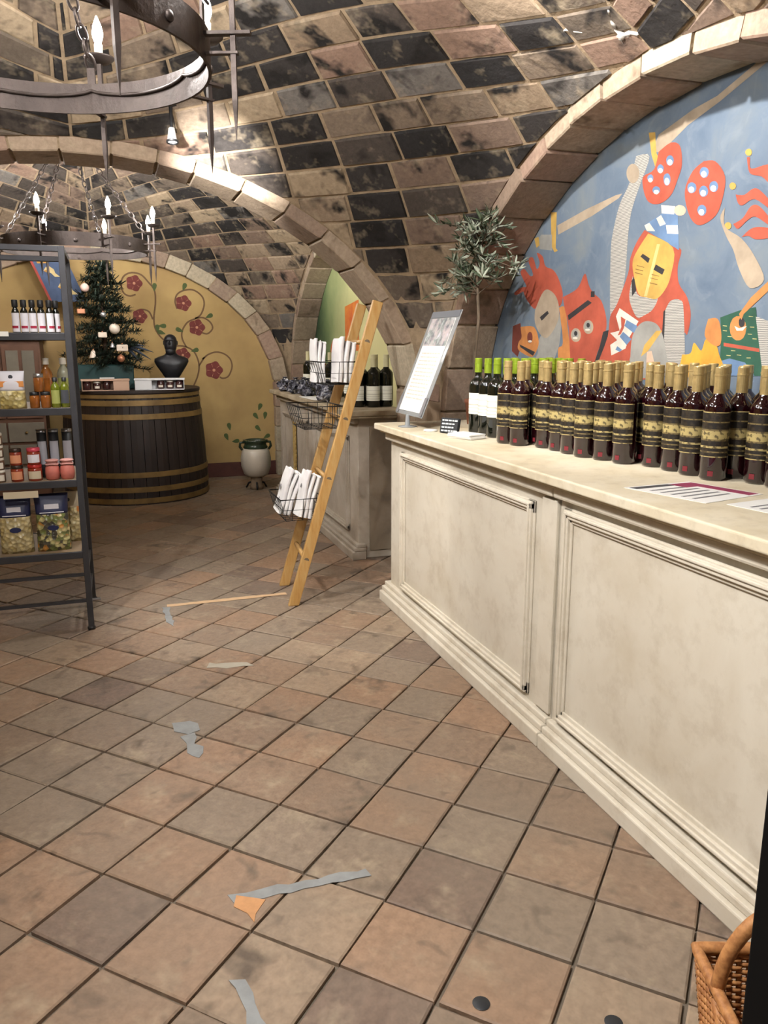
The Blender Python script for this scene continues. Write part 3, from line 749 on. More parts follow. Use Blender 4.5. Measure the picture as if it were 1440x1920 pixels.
# ------------------------------------------------------------------ leaning ladder with wire baskets
s = NT('bamboo_wood'); v = s.coords('Object', (14, 14, 2.2), False)
s.inp(s.b, 'Base Color', s.ramp(s.noise(v, 4, 4), [(.3, lin((196, 160, 104))), (.6, lin((186, 142, 80))), (.8, lin((160, 112, 58)))])); s.inp(s.b, 'Roughness', .45)
plain('dark_wire', (40, 40, 42), .4, metal=.5)
LA = Vector((.796, 3.774, 0)); LB = Vector((.822, 4.126, 0)); LT = Vector((.457, .01, 1.50))
lad = tag(empty('display_ladder', LA), 'honey-coloured wooden display ladder leaning by the pillar', 'ladder')
ldir = LT.normalized(); wdir = (LB - LA); wl = wdir.length; wn = wdir.normalized(); nn = wn.cross(ldir)
for p in (Vector((0, 0, 0)), wdir):
    b = MB(); vs = []
    for t_ in (0, 1):
        for i, j in ((-1, -1), (1, -1), (1, 1), (-1, 1)):
            q = p + LT * t_ + wn * (i * .014) + nn * (j * .026)
            if t_ == 0: q = q - ldir * (q.z / ldir.z)
            vs.append(q)
    b.add(vs, [(0, 1, 2, 3), (7, 6, 5, 4), (0, 4, 5, 1), (1, 5, 6, 2), (2, 6, 7, 3), (3, 7, 4, 0)]).build('rail', 'bamboo_wood', lad, bevel=.004)
for t_ in (.075, .41, .60, .80, .96) if False else (.155, .425, .62, .87):
    MB().tube([LT * t_, LT * t_ + wdir], .0125, 10).build('rung', 'bamboo_wood', lad)
    for p in (LT * t_, LT * t_ + wdir):
        sd = -1 if p == LT * t_ else 1
        MB().lathe([(.0135, 0), (.0135, .002)], 10, M=Matrix.Translation(p + wn * sd * .014) @ wn.to_track_quat('Z', 'Y').to_matrix().to_4x4()).build('rung_end', 'olive_bark', lad)
def wire_basket(label, cx, cz, wx, dz, tilt=0):
    """open wire basket hung between the rails on the aisle side"""
    c = LA + wdir * .5; t = tag(empty('wire_basket', (c.x + cx, c.y, cz)), label, 'basket', 'wire baskets on the ladder')
    wy = .31
    def rect(x0, x1, y0, y1, z): return [(x0, y0, z), (x1, y0, z), (x1, y1, z), (x0, y1, z)]
    b = MB(); b.tube(rect(-wx / 2 - .01, wx / 2, -wy / 2, wy / 2, dz), .0035, 6, closed=True); b.build('rim_wire', 'dark_wire', t)
    b = MB(); b.tube(rect(-wx / 2 + .02, wx / 2, -wy / 2 + .02, wy / 2 - .02, 0), .0025, 6, closed=True)
    b.tube(rect(-wx / 2 + .005, wx / 2, -wy / 2 + .01, wy / 2 - .01, dz * .5), .002, 6, closed=True)
    n = 7
    for k in range(n):
        y = -wy / 2 + .02 + (wy - .04) * k / (n - 1); b.tube([(-wx / 2 - .01, y * 1.08, dz), (-wx / 2 + .02, y, 0), (wx / 2, y, 0), (wx / 2, y * 1.08, dz)], .0018, 5)
    for k in range(1, 4):
        x = -wx / 2 + (wx) * k / 4; b.tube([(x, -wy / 2, dz), (x, -wy / 2 + .02, 0), (x, wy / 2 - .02, 0), (x, wy / 2, dz)], .0018, 5)
    b.build('wire_cage', 'dark_wire', t)
    return t
wire_basket('upper wire basket on the ladder holding two white rolled towels', .25, 1.10, .17, .11)
wire_basket('middle wire basket on the ladder, empty and hanging before the worktop edge', .16, .885, .21, .11)
wire_basket('lower wire basket on the ladder with two printed white towels', .055, .43, .21, .11)
s = NT('towel_cloth'); v = s.coords('Object', (1, 1, 1)); s.inp(s.b, 'Base Color', s.ramp(s.noise(v, 5, 3), [(.4, lin((236, 234, 232))), (.7, lin((214, 210, 212)))])); s.inp(s.b, 'Roughness', .9); s.bump(s.noise(v, 160, 2), .2, .002)
def towel(label, base, h, w, d, tilt, lean, prints=()):
    """a towel folded to a flat packet, its folds showing as layers"""
    t = tag(empty('folded_towel', base), label, 'towel', 'white towels in the ladder baskets'); M = Matrix.Rotation(tilt, 4, 'Y') @ Matrix.Rotation(lean, 4, 'X')
    for k in range(3):
        b = MB(); dd = d / 3
        def fn(u, v, k=k):
            a = 2 * PI * u; x = (abs(math.cos(a)) ** .5) * math.copysign(1, math.cos(a)) * dd / 2 * .96; y = (abs(math.sin(a)) ** .35) * math.copysign(1, math.sin(a)) * w / 2
            z = v * h * (1 - .04 * k) + .006 * math.sin(9 * y / w + k * 2) * v
            return ((k - 1) * dd + x + .004 * math.sin(v * 6 + k), y + .005 * math.sin(v * 5 + k), z)
        b.grid(fn, 28, 8, M=M)
        top = [b.v[8 * 29 + i] for i in range(28)]; b.add(top, [tuple(range(28))]); b.build('fold', 'towel_cloth', t)
    for (y, z, r) in prints:
        q = MB()
        for m in range(3): q.box((-d / 2 - .006, y + m * r * .5 - r * .5, z + (m % 2) * r * .5), (.002, r * .45, r * .9), M=M)
        q.build('printed_motif', 'grey_print', t)
    return t
c_ = LA + wdir * .5
towel('white towel standing in the upper basket, the narrower left one', (c_.x + .195, c_.y + .075, 1.105), .215, .11, .062, .02, .02)
towel('white towel in the upper basket, the wider right one by the rail', (c_.x + .285, c_.y - .06, 1.105), .215, .16, .085, .10, -.06)
towel('white towel with two grey motifs in the lower basket, the front one', (c_.x - .012, c_.y + .075, .436), .235, .15, .070, .32, .05, ((.02, .12, .02), (-.03, .06, .02)))
towel('white towel in the lower basket leaning behind the front one', (c_.x + .065, c_.y - .065, .436), .235, .14, .070, .26, -.05, ((-.01, .15, .014),))

# ------------------------------------------------------------------ wrapped gifts on the weathered counter
s = NT('black_cellophane'); v = s.coords('Object'); s.inp(s.b, 'Base Color', s.ramp(s.noise(v, 18, 3, .7, 1), [(.42, lin((34, 34, 42))), (.54, lin((110, 110, 124))), (.66, lin((220, 220, 226)))])); s.inp(s.b, 'Roughness', .22); s.bump(s.noise(v, 30, 3), .8, .02)
def crumple(label, loc, r, seed):
    rng = random.Random(seed); t = tag(empty('wrapped_gift', loc, rng.uniform(0, 6)), label, 'gift', 'black wrapped gifts on the weathered counter')
    ph = [rng.uniform(0, 6) for _ in range(6)]
    def fn(u, v):
        a = 2 * PI * u; th = PI * v; k = 1 + .16 * math.sin(5 * a + ph[0] + 4 * th) + .12 * math.sin(9 * th + ph[1] + 3 * a) + .08 * math.sin(13 * a + ph[2])
        return (r * k * math.sin(th) * math.cos(a), r * k * math.sin(th) * math.sin(a), max(0, r * .8 + r * .8 * k * -math.cos(th)))
    MB().grid(fn, 22, 12, smooth=False).build('bag', 'black_cellophane', t)
    MB().lathe([(.006, r * 1.55), (.004, r * 1.68), (r * .42, r * 1.9), (r * .34, r * 1.92), (0, r * 1.7)], 9, cap=False, smooth=False).build('gathered_top', 'black_cellophane', t)
    MB().lathe([(.008, r * 1.60), (.0095, r * 1.66), (.008, r * 1.72)], 10, cap=False).build('white_tie', 'white_paper', t)
G = [(1.36, 6.55), (1.37, 6.20), (1.38, 5.86), (1.475, 6.38), (1.475, 6.02), (1.475, 5.66)]
L_ = ['first from the far end in the front row', 'second from the far end in the front row', 'nearest the ladder in the front row', 'first from the far end in the back row', 'second from the far end in the back row', 'nearest the ladder in the back row']
for k, (x, y) in enumerate(G): crumple('black cellophane-wrapped gift on the weathered counter, ' + L_[k], (x, y, .91), .062 + .004 * (k % 3), k)
crumple('largest black wrapped gift, by itself behind the middle wire basket', (1.39, 5.30, .91), .075, 17)
tag(MB().box((0, 0, .0015), (.16, .42, .003)).build('paper_sheet', 'white_paper', None, (1.40, 5.62, .9105), (0, 0, .05)), 'white paper sheet lying under the black wrapped gifts', 'paper')
# ------------------------------------------------------------------ great barrel with its display
s = NT('dark_oak'); v = s.coords('Object', (9, 9, .8)); s.inp(s.b, 'Base Color', s.ramp(s.noise(v, 3, 4), [(.3, lin((44, 32, 28))), (.6, lin((32, 23, 21))), (.8, lin((58, 42, 36)))])); s.inp(s.b, 'Roughness', .55)
s = NT('brass_hoop'); v = s.coords('Object'); s.inp(s.b, 'Base Color', s.ramp(s.noise(v, 6, 4), [(.3, lin((150, 122, 74))), (.7, lin((112, 90, 56)))])); s.inp(s.b, 'Roughness', .5); s.inp(s.b, 'Metallic', .35)
BX, BY, BH = .165, 7.275, .925
def brad(z): t_ = z / BH; return .608 - .055 * t_ + .012 * math.sin(PI * t_)
ba = tag(empty('barrel', (BX, BY, 0)), 'large dark upright barrel with brass-coloured hoops against the yellow wall', 'barrel')
NS = 38
sm = None
for k in range(NS):
    a0, a1 = 2 * PI * k / NS + .004, 2 * PI * (k + 1) / NS - .004; zs = [0, .2, .45, .7, BH - .03]
    vs = []; 
    for z in zs:
        for a, o in ((a0, -.002), ((a0 + a1) / 2, .001), (a1, -.002), (a1, -.03), (a0, -.03)): vs.append(((brad(z) + o) * math.cos(a), (brad(z) + o) * math.sin(a), z))
    m = 5; fs = [(i * m + q, i * m + (q + 1) % m, (i + 1) * m + (q + 1) % m, (i + 1) * m + q) for i in range(len(zs) - 1) for q in range(m)] + [tuple(range(m))[::-1], tuple((len(zs) - 1) * m + q for q in range(m))]
    MB().add(vs, fs).build('stave', 'dark_oak', ba)
for z0, z1 in ((.012, .055), (.105, .148), (.225, .268), (.695, .738), (.805, .848), (.865, .905)):
    MB().lathe([(brad(z0) - .002, z0), (brad(z0) + .006, z0), (brad(z1) + .006, z1), (brad(z1) - .002, z1), (brad(z0) - .002, z0)], 72, cap=False, smooth=False).build('hoop', 'brass_hoop', ba)
MB().lathe([(0, BH - .03), (brad(BH) + .012, BH - .03), (brad(BH) + .016, BH - .02), (brad(BH) + .016, BH - .004), (brad(BH) + .012, BH), (0, BH)], 72, cap=False, smooth=False).build('top', 'dark_oak', ba)

# gift boxes of jars standing open along the barrel front
plain('pink_card', (206, 170, 146), .7); plain('white_card', (220, 220, 222), .6)
plain('jam_dark', (58, 30, 30), .2, coat=.4); plain('lid_white', (222, 214, 200), .4)
def jar_box(label, x, y, rz, w, mat, side):
    t = tag(empty('jar_gift_box', (x, y, BH), rz), label, 'box'); d, h = .085, .088
    b = MB(); b.box((0, 0, .003), (w, d, .006)); b.box((0, d / 2 - .002, h / 2), (w, .004, h)); b.box((-w / 2 + .002, 0, h / 2), (.004, d, h)); b.box((w / 2 - .002, 0, h / 2), (.004, d, h)); b.box((0, 0, h - .002), (w + .01, d + .01, .014))
    b.build('carton', mat, t, bevel=.001)
    pw = w * .34
    MB().box((side * (w / 2 - pw / 2), -d / 2 + .002, h / 2), (pw, .004, h - .006)).build('front_flap', mat, t)
    for k in range(3):
        xj = -side * (w / 2 - .04 - k * .074) ; j = MB().lathe([(.026, 0), (.030, .006), (.030, .048), (.026, .054)], 16).build('jar', 'jam_dark', t, (xj, -.004, .008))
        MB().lathe([(.028, .054), (.028, .066), (0, .067)], 16, cap=False).build('lid', 'lid_white' if k == 1 else 'jam_dark', j)
        if side > 0 and k != 1: continue
        MB().lathe([(.0305, .012), (.0305, .03)], 8, cap=False, a0=-2.2, a1=-.9).build('jar_label', 'lid_white', j)
    return t
jar_box('open pinkish-beige carton of three jam jars on the barrel', -.05, 6.845, R(4), .36, 'pink_card', 1)
jar_box('open white carton of three jam jars on the barrel before the bust', .375, 6.86, R(-6), .39, 'white_card', -1)

# dark bust
plain('bronze_black', (34, 34, 38), .42, metal=.3, var=.3, scale=12)
bu = tag(empty('bust', (.495, 7.12, BH), R(-10)), 'black bust of a man on the barrel before the yellow wall', 'bust')
def superell(rx, ry, z, n=24, p=2.4):
    o = []
    for k in range(n):
        a = 2 * PI * k / n; c, s_ = math.cos(a), math.sin(a); o.append((rx * abs(c) ** (2 / p) * math.copysign(1, c), ry * abs(s_) ** (2 / p) * math.copysign(1, s_), z))
    return o
def loft(name, rings, mat, parent, M=None):
    b = MB(); n = len(rings[0]); vs = [p for r in rings for p in r]
    fs = [(i * n + k, i * n + (k + 1) % n, (i + 1) * n + (k + 1) % n, (i + 1) * n + k) for i in range(len(rings) - 1) for k in range(n)] + [tuple(range(n))[::-1], tuple((len(rings) - 1) * n + k for k in range(n))]
    return b.add(vs, fs, True, M).build(name, mat, parent)
MB().lathe([(.065, 0), (.065, .02), (.05, .03), (.042, .05), (.05, .062)], 20).build('socle', 'bronze_black', bu)
rings = []
for z, rx, ry, oy in ((.055, .045, .04, 0), (.09, .062, .055, 0), (.14, .095, .07, 0), (.185, .125, .078, 0), (.22, .143, .078, .005), (.245, .140, .07, .01), (.262, .105, .058, .012), (.275, .062, .048, .01), (.29, .045, .042, .006), (.315, .041, .041, 0)):
    rings.append([(x, y + oy, zz) for x, y, zz in superell(rx, ry, z, p=2.3)])
loft('torso', rings, 'bronze_black', bu)
hd = []
for z, rx, ry, oy in ((.305, .036, .038, 0), (.318, .044, .048, -.006), (.335, .050, .056, -.008), (.355, .053, .060, -.006), (.378, .054, .062, 0), (.40, .054, .064, .003), (.42, .049, .06, .004), (.436, .037, .046, .004), (.446, .02, .026, .004), (.449, .004, .006, .004)):
    hd.append([(x, y + oy, zz) for x, y, zz in superell(rx, ry, z, p=2.1)])
he = loft('head', hd, 'bronze_black', bu)
b = MB(); b.add([(-.006, -.060, .395), (.006, -.060, .395), (.011, -.062, .362), (-.011, -.062, .362), (0, -.082, .364), (0, -.068, .392)], [(0, 3, 4, 5), (1, 5, 4, 2), (3, 2, 4), (0, 5, 1)]); b.build('nose', 'bronze_black', he)
MB().box((0, -.060, .400), (.074, .012, .010), ch=.003).build('brow', 'bronze_black', he)
MB().box((0, -.060, .345), (.034, .008, .006), ch=.002).build('mouth', 'bronze_black', he)
for sx in (-1, 1): MB().box((sx * .054, .004, .378), (.012, .022, .036), ch=.004).build('ear', 'bronze_black', he)
MB().lathe([(.03, -.01), (.044, -.03), (.04, -.055), (.02, -.07), (0, -.072)], 14, M=Matrix.Translation((0, -.022, .345))).build('beard', 'bronze_black', he)

# christmas tree in its dark green box
plain('fir_needle', (44, 58, 46), .6, var=.5, scale=30); plain('fir_box', (20, 62, 62), .5, var=.2); plain('fir_wood', (84, 62, 46), .8)
ct = tag(empty('christmas_tree', (-.03, 7.17, BH)), 'small decorated christmas tree in a dark green box on the barrel', 'tree')
MB().box((-.02, -.02, .10), (.46, .26, .20), ch=.006).build('tree_box', 'fir_box', ct)
MB().prism([(-.07, -.152), (.06, -.152), (.06, -.158), (-.07, -.158)], .035, .165).build('front_panel', 'fir_box', ct)
MB().box((-.005, -.160, .075), (.115, .004, .048)).build('box_label', 'white_paper', ct)
rng = random.Random(3)
tk = MB().tube([(0, 0, .18), (0, 0, 1.02)], [.022, .005], 8); fn_ = MB()
for k in range(95):
    z = .20 + .82 * (k / 94) ** 1.15; a = k * 2.399 + rng.uniform(-.3, .3); L = (.30 * (1 - (z - .22) / .84) ** .75 + .05) * rng.uniform(.75, 1.08)
    d = Vector((math.cos(a), math.sin(a), rng.uniform(-.18, .22))); p0 = Vector((0, 0, z)); p1 = p0 + d * L + Vector((0, 0, -.03 * L / .3)); 
    if p1.y > .55: p1.y = .55
    tk.tube([p0, p1], [.004, .0015], 5)
    n = int(50 + L * 230)
    for j in range(n):
        t_ = rng.uniform(.12, 1.03); q = p0.lerp(p1, t_); nd = (d * .7 + Vector((rng.uniform(-1, 1), rng.uniform(-1, 1), rng.uniform(-.8, .9)))).normalized(); sd = nd.cross(Vector((0.3, .2, 1))).normalized(); l = rng.uniform(.035, .06)
        fn_.add([q - sd * .0048, q + sd * .0048, q + nd * l + sd * .0025, q + nd * l - sd * .0025], [(0, 1, 2, 3)])
tk.build('trunk', 'fir_wood', ct)
fo_ = fn_.build('needles', 'fir_needle', ct); fo_['kind'] = 'stuff'
# loose bough hanging out to the right
b = MB()
for k, (dx, dz) in enumerate(((.30, -.03), (.27, -.09), (.22, .02), (.17, -.12))):
    p0, p1 = Vector((.14, -.05, .36)), Vector((.14 + dx * .8, -.1, .36 + dz - .03))
    b.tube([p0, p0.lerp(p1, .5) + Vector((0, 0, .012)), p1], [.016, .014, .002], 6)
plain('bough_blue', (58, 68, 84), .6, var=.3); b.build('bough', 'bough_blue', ct)
plain('bauble_white', (222, 206, 190), .3, coat=.4); plain('bauble_silver', (178, 176, 178), .25, metal=.7); plain('bauble_copper', (188, 128, 96), .35, metal=.4); plain('bauble_rose', (214, 180, 168), .4)
def orn(label, x, z, y, kind, r, mat):
    t = tag(empty('ornament', (x, y, z)), label, 'ornament', 'christmas tree ornaments')
    if kind == 'ball': MB().lathe([(r * math.sin(PI * i / 10), -r * math.cos(PI * i / 10)) for i in range(11)], 16, cap=False).build('bauble', mat, t)
    elif kind == 'bell': MB().lathe([(r * 1.05, -r * .9), (r * .95, -r * .7), (r * .7, -r * .1), (r * .55, r * .5), (r * .2, r * .85), (0, r * .9)], 16).build('bauble', mat, t)
    else: MB().box((0, 0, 0), (r * 2.6, r * 1.2, r * 1.6), ch=r * .2).build('bauble', mat, t)
    MB().lathe([(r * .2, r * .9), (r * .2, r * 1.15), (0, r * 1.16)], 8, cap=False).build('cap', 'bauble_copper', t)
    MB().tube([(0, 0, r * 1.1), (.004, .01, r * 1.1 + .03)], .0012, 4).build('hook', 'dark_wire', t)
for a_ in (('pale rose ball ornament at the upper left of the christmas tree', -.155, 1.735, 7.00, 'ball', .034, 'bauble_rose'),
           ('copper and white ornament at the left edge of the christmas tree', -.195, 1.55, 6.98, 'box', .024, 'bauble_copper'),
           ('silver ball ornament in the middle of the christmas tree', -.03, 1.525, 7.02, 'ball', .026, 'bauble_silver'),
           ('large white ball ornament right of the middle of the tree', .05, 1.415, 6.93, 'ball', .042, 'bauble_white'),
           ('white cube ornament below the large white ball', -.045, 1.365, 6.90, 'box', .026, 'bauble_white'),
           ('small silver bell ornament low in the middle of the tree', .025, 1.285, 6.92, 'bell', .022, 'bauble_silver'),
           ('cream house-shaped ornament low on the right side of the tree', .10, 1.262, 6.93, 'box', .034, 'bauble_white'),
           ('copper ring-like ball ornament lowest on the right of the tree', .085, 1.178, 6.93, 'ball', .030, 'bauble_copper'),
           ('white bell ornament lowest on the left of the tree', -.125, 1.215, 6.92, 'bell', .034, 'bauble_white')): orn(*a_)
# ------------------------------------------------------------------ metal shop shelf at the left
plain('shelf_metal', (70, 70, 74), .45, metal=.5, var=.15, scale=20)
plain('shelf_board', (150, 128, 102), .7, var=.3, scale=6)
SX0, SX1, SY0, SY1 = -1.35, -.165, 3.745, 4.20
sh = tag(empty('metal_shelf', (SX1, SY0, 0)), 'dark metal shop shelf full of pasta, jars and bottles at the left edge', 'shelf')
def L3(x, y, z): return (x - SX1, y - SY0, z)
for x in (SX1, SX0):
    for y in (SY0, SY1):
        MB().box(L3(x, y, .85), (.026, .026, 1.70)).build('post', 'shelf_metal', sh, bevel=.002)
        MB().lathe([(.018, 0), (.018, .012), (.012, .016)], 10).build('foot', 'black_plastic', sh, L3(x, y, 0))
SHELVES = (.36, .69, 1.01, 1.33)
for z in SHELVES:
    r_ = empty('shelf_tray', L3(0, 0, z), 0, sh)
    MB().box(((SX0 + SX1) / 2, (SY0 + SY1) / 2, .008), (SX1 - SX0 - .026, SY1 - SY0 - .02, .008)).build('board', 'shelf_board', r_)
    for y in (SY0, SY1): MB().box(((SX0 + SX1) / 2, y, -.002), (SX1 - SX0, .012, .032)).build('lip', 'shelf_metal', r_, bevel=.002)
    for x in (SX0 + .012, SX1 - .012): MB().box((x, (SY0 + SY1) / 2, -.002), (.012, SY1 - SY0, .032)).build('lip', 'shelf_metal', r_, bevel=.002)
for y in (SY0, SY1): MB().bar(L3(SX0, y, 1.688), L3(SX1, y, 1.688), .024, .024).build('top_rail', 'shelf_metal', sh, bevel=.002)
for x in (SX0, SX1): MB().bar(L3(x, SY0, 1.688), L3(x, SY1, 1.688), .024, .024).build('top_rail', 'shelf_metal', sh, bevel=.002)
for y, z in ((SY0, .14), (SY1, .14), (SY0, .265)): MB().bar(L3(SX0, y, z), L3(SX1, y, z), .014, .014).build('cross_rail', 'shelf_metal', sh)
for x in (SX0, SX1):
    for z in (.14, .265): MB().bar(L3(x, SY0, z), L3(x, SY1, z), .014, .014).build('cross_rail', 'shelf_metal', sh)
MB().box(L3(SX1 + .02, SY0, .142), (.06, .02, .006)).build('floor_brace', 'steel', sh)
plain('price_beige', (206, 192, 164), .7)
MB().box(L3(-.41, SY0 - .010, .650), (.14, .003, .03)).build('price_strip', 'price_beige', sh)
MB().box(L3(-.425, SY0 - .008, 1.338), (.055, .003, .02)).build('price_tag', 'white_paper', sh)
ST = [z + .012 for z in SHELVES]

# little dark bottles, top shelf
plain('label_lilac', (222, 220, 228), .6); plain('label_red', (168, 44, 70), .6); plain('label_navy', (34, 40, 78), .45); plain('label_orange', (222, 146, 76), .6)
def small_bottle(label, x, y, rz):
    t = tag(empty('glaze_bottle', (x, y, ST[3]), rz), label, 'bottle', 'small bottles on the top shelf')
    MB().lathe([(.013, 0), (.0155, .004), (.0155, .088), (.012, .098), (.0085, .104), (.0085, .112)], 16).build('bottle_body', 'dark_glass', t)
    MB().lathe([(.012, .108), (.0125, .11), (.0125, .136), (.011, .139), (0, .139)], 14).build('cap', 'black_plastic', t)
    lb = MB().lathe([(.0160, .006), (.0160, .084)], 12, cap=False, a0=-1.5, a1=1.5).build('label', 'label_lilac', t)
    MB().lathe([(.0163, .020), (.0163, .031)], 8, cap=False, a0=-.9, a1=.9).build('red_mark', 'label_red', lb)
for k, x in enumerate((-.370, -.336, -.303, -.269, -.235)):
    small_bottle('small black-capped bottle with white label, %s from the left on the top shelf' % ORD[k], x, 3.80, R(-110 + 14 * k))
small_bottle('small black-capped bottle turned sideways at the right end of the top shelf row', -.212, 3.835, R(-20))

# pasta packets
def pasta_mat(name, cols):
    s = NT(name); v = s.coords('Object'); n = len(cols); w = s.add('ShaderNodeTexVoronoi'); w.inputs['Scale'].default_value = 55; s.link(v, w.inputs['Vector'])
    s.inp(s.b, 'Base Color', s.mix(s.ramp(w.outputs['Distance'], [(.25, (0, 0, 0)), (.6, (.4, .4, .4))]), s.ramp(w.outputs['Color'], [(i / n, lin(c)) for i, c in enumerate(cols)], 'CONSTANT'), lin((96, 82, 58))))
    s.inp(s.b, 'Roughness', .3); s.inp(s.b, 'Coat Weight', .5); s.bump(w.outputs['Distance'], .8, .01)
pasta_mat('pasta_plain', [(206, 188, 136), (190, 170, 116), (216, 200, 152), (180, 164, 120)])
pasta_mat('pasta_colour', [(214, 150, 70), (200, 190, 130), (120, 130, 70), (60, 62, 56), (216, 196, 140)])
pasta_mat('pasta_shells', [(222, 206, 140), (206, 186, 116), (232, 218, 164)])
def pouch(label, x, y, z, w, d, h, body, head, hf, badge=None, rz=0, group=None):
    t = tag(empty('pasta_packet', (x, y, z), rz), label, 'packet', group)
    def shape(z0, z1, puff):
        b = MB(); n = 24; m = 8; rings = []
        for j in range(m + 1):
            q = j / m; zz = z0 + (z1 - z0) * q; f = zz / h; k = (1 - max(0, (f - .70) / .30) ** 1.3 * .93) * (min(1, .75 + f * 1.6)); wob = .012 * math.sin(7 * f)
            rings.append([(px * (1 + wob), py, zz) for px, py, _ in superell(w / 2 * (1 - .05 * math.sin(PI * f)), d / 2 * k + .0012, 0, n, 3.2)])
        vs = [p for r in rings for p in r]; fs = [(i * n + k, i * n + (k + 1) % n, (i + 1) * n + (k + 1) % n, (i + 1) * n + k) for i in range(m) for k in range(n)] + [tuple(range(n))[::-1], tuple(m * n + k for k in range(n))]
        return b.add(vs, fs, True)
    shape(0, h * (1 - hf), 1).build('filled_bag', body, t)
    hd_ = shape(h * (1 - hf), h, 1).build('header', head, t)
    if head == 'label_navy':
        MB().box((0, -d / 2 * .86 - .003, h * (1 - hf) + .035), (w * .42, .002, .022), M=None).build('header_logo', 'label_lilac', hd_)
        MB().box((0, -d / 2 * .9 - .004, h * (1 - hf) + .008), (w * .7, .002, .004)).build('header_rule', 'label_lilac', hd_)
    else:
        MB().box((0, -d / 2 * .80 - .004, h * .66), (w * .92, .002, .024)).build('orange_band', 'label_orange', hd_)
        MB().lathe([(.009, 0), (.009, .002)], 12, M=Matrix.Translation((0, -d / 2 * .62 - .003, h * .85)) @ Matrix.Rotation(PI / 2, 4, 'X')).build('round_emblem', 'dark_header', hd_)
    if badge: MB().lathe([(1, 0), (1, .003)], 18, M=Matrix.Translation((0, -d / 2 - .0005, h * .42)) @ Matrix.Rotation(PI / 2, 4, 'X') @ Matrix.Diagonal((.024, .012, 1, 1))).build('oval_badge', badge, t)
    return t
pouch('navy-topped packet of pale twisted pasta on the bottom shelf', -.452, 3.83, ST[0], .138, .075, .262, 'pasta_plain', 'label_navy', .36, 'label_navy', group='navy-topped pasta packets')
pouch('navy-topped packet of orange and green pasta at the right of the bottom shelf', -.298, 3.83, ST[0], .145, .075, .262, 'pasta_colour', 'label_navy', .34, 'label_navy', .05, group='navy-topped pasta packets')
pouch('navy-topped pasta packet cut off by the left edge of the photo', -.612, 3.83, ST[0], .138, .075, .262, 'pasta_plain', 'label_navy', .36, 'label_navy', group='navy-topped pasta packets')
pouch('beige pasta packet behind the navy-topped ones, next to the shelf post', -.235, 3.99, ST[0], .12, .07, .24, 'pasta_plain', 'price_beige', .3)
pouch('packet of pale pasta shells with white and orange label on the second shelf', -.412, 3.81, ST[2], .108, .06, .160, 'pasta_shells', 'label_lilac', .52)
pouch('packet of pale pasta shells cut off at the left of the second shelf', -.530, 3.81, ST[2], .108, .06, .150, 'pasta_shells', 'label_lilac', .48)

# jars
plain('honey', (150, 86, 32), .15, coat=.6, var=.35, scale=30); plain('red_sauce', (150, 52, 30), .2, coat=.6, var=.3, scale=30); plain('peach_label', (222, 150, 112), .6); plain('pink_lid', (206, 74, 92), .4, metal=.2)
plain('red_lid', (176, 44, 36), .4, metal=.2); plain('dark_lid', (58, 44, 36), .35, metal=.3); plain('brown_spread', (104, 78, 60), .3, coat=.5)
def jar(label, name, x, y, z, r, h, glass, lid, lab=None, group=None):
    t = tag(empty(name, (x, y, z)), label, 'jar', group)
    MB().lathe([(r * .9, 0), (r, .003), (r, h * .74), (r * .88, h * .80)], 18).build('jar_body', glass, t)
    MB().lathe([(r * .95, h * .80), (r * .97, h * .82), (r * .97, h * .985), (r * .9, h), (0, h)], 18, cap=False).build('lid', lid, t)
    if lab: MB().lathe([(r + .0006, h * .14), (r + .0006, h * .62)], 12, cap=False, a0=-PI / 2 - .95, a1=-PI / 2 + .95).build('label', lab, t)
    return t
jar('amber jar with black lid, bottom left of the stack on the second shelf', 'honey_jar', -.325, 3.80, ST[2], .0205, .070, 'honey', 'black_plastic', group='amber jars on the second shelf')
jar('amber jar with black lid, bottom right of the stack on the second shelf', 'honey_jar', -.280, 3.80, ST[2], .0205, .070, 'honey', 'black_plastic', group='amber jars on the second shelf')
jar('amber jar with silver lid stacked on top of two others', 'honey_jar', -.303, 3.803, ST[2] + .070, .0215, .078, 'honey', 'steel', group='amber jars on the second shelf')
RJ = 'stacked jars on the third shelf'
jar('red sauce jar with peach label, lower one of the dark-lidded stack', 'sauce_jar', -.423, 3.80, ST[1], .0265, .072, 'red_sauce', 'dark_lid', 'peach_label', RJ)
jar('red sauce jar with peach label, upper one of the dark-lidded stack', 'sauce_jar', -.423, 3.80, ST[1] + .072, .0255, .074, 'red_sauce', 'dark_lid', 'peach_label', RJ)
jar('sauce jar with red lid and pale label, lower one of the pink-lidded stack', 'sauce_jar', -.350, 3.80, ST[1], .0305, .072, 'red_sauce', 'red_lid', 'price_beige', RJ)
jar('sauce jar with bright pink lid, upper one of its stack', 'sauce_jar', -.350, 3.80, ST[1] + .072, .0285, .074, 'red_sauce', 'pink_lid', 'label_lilac', RJ)
for k in range(4): jar('brown spread jar at the left edge, %s from the bottom of its stack' % ORD[k], 'spread_jar', -.495, 3.80, ST[1] + .054 * k, .0255, .054, 'brown_spread', 'lid_white', 'lid_white', RJ)
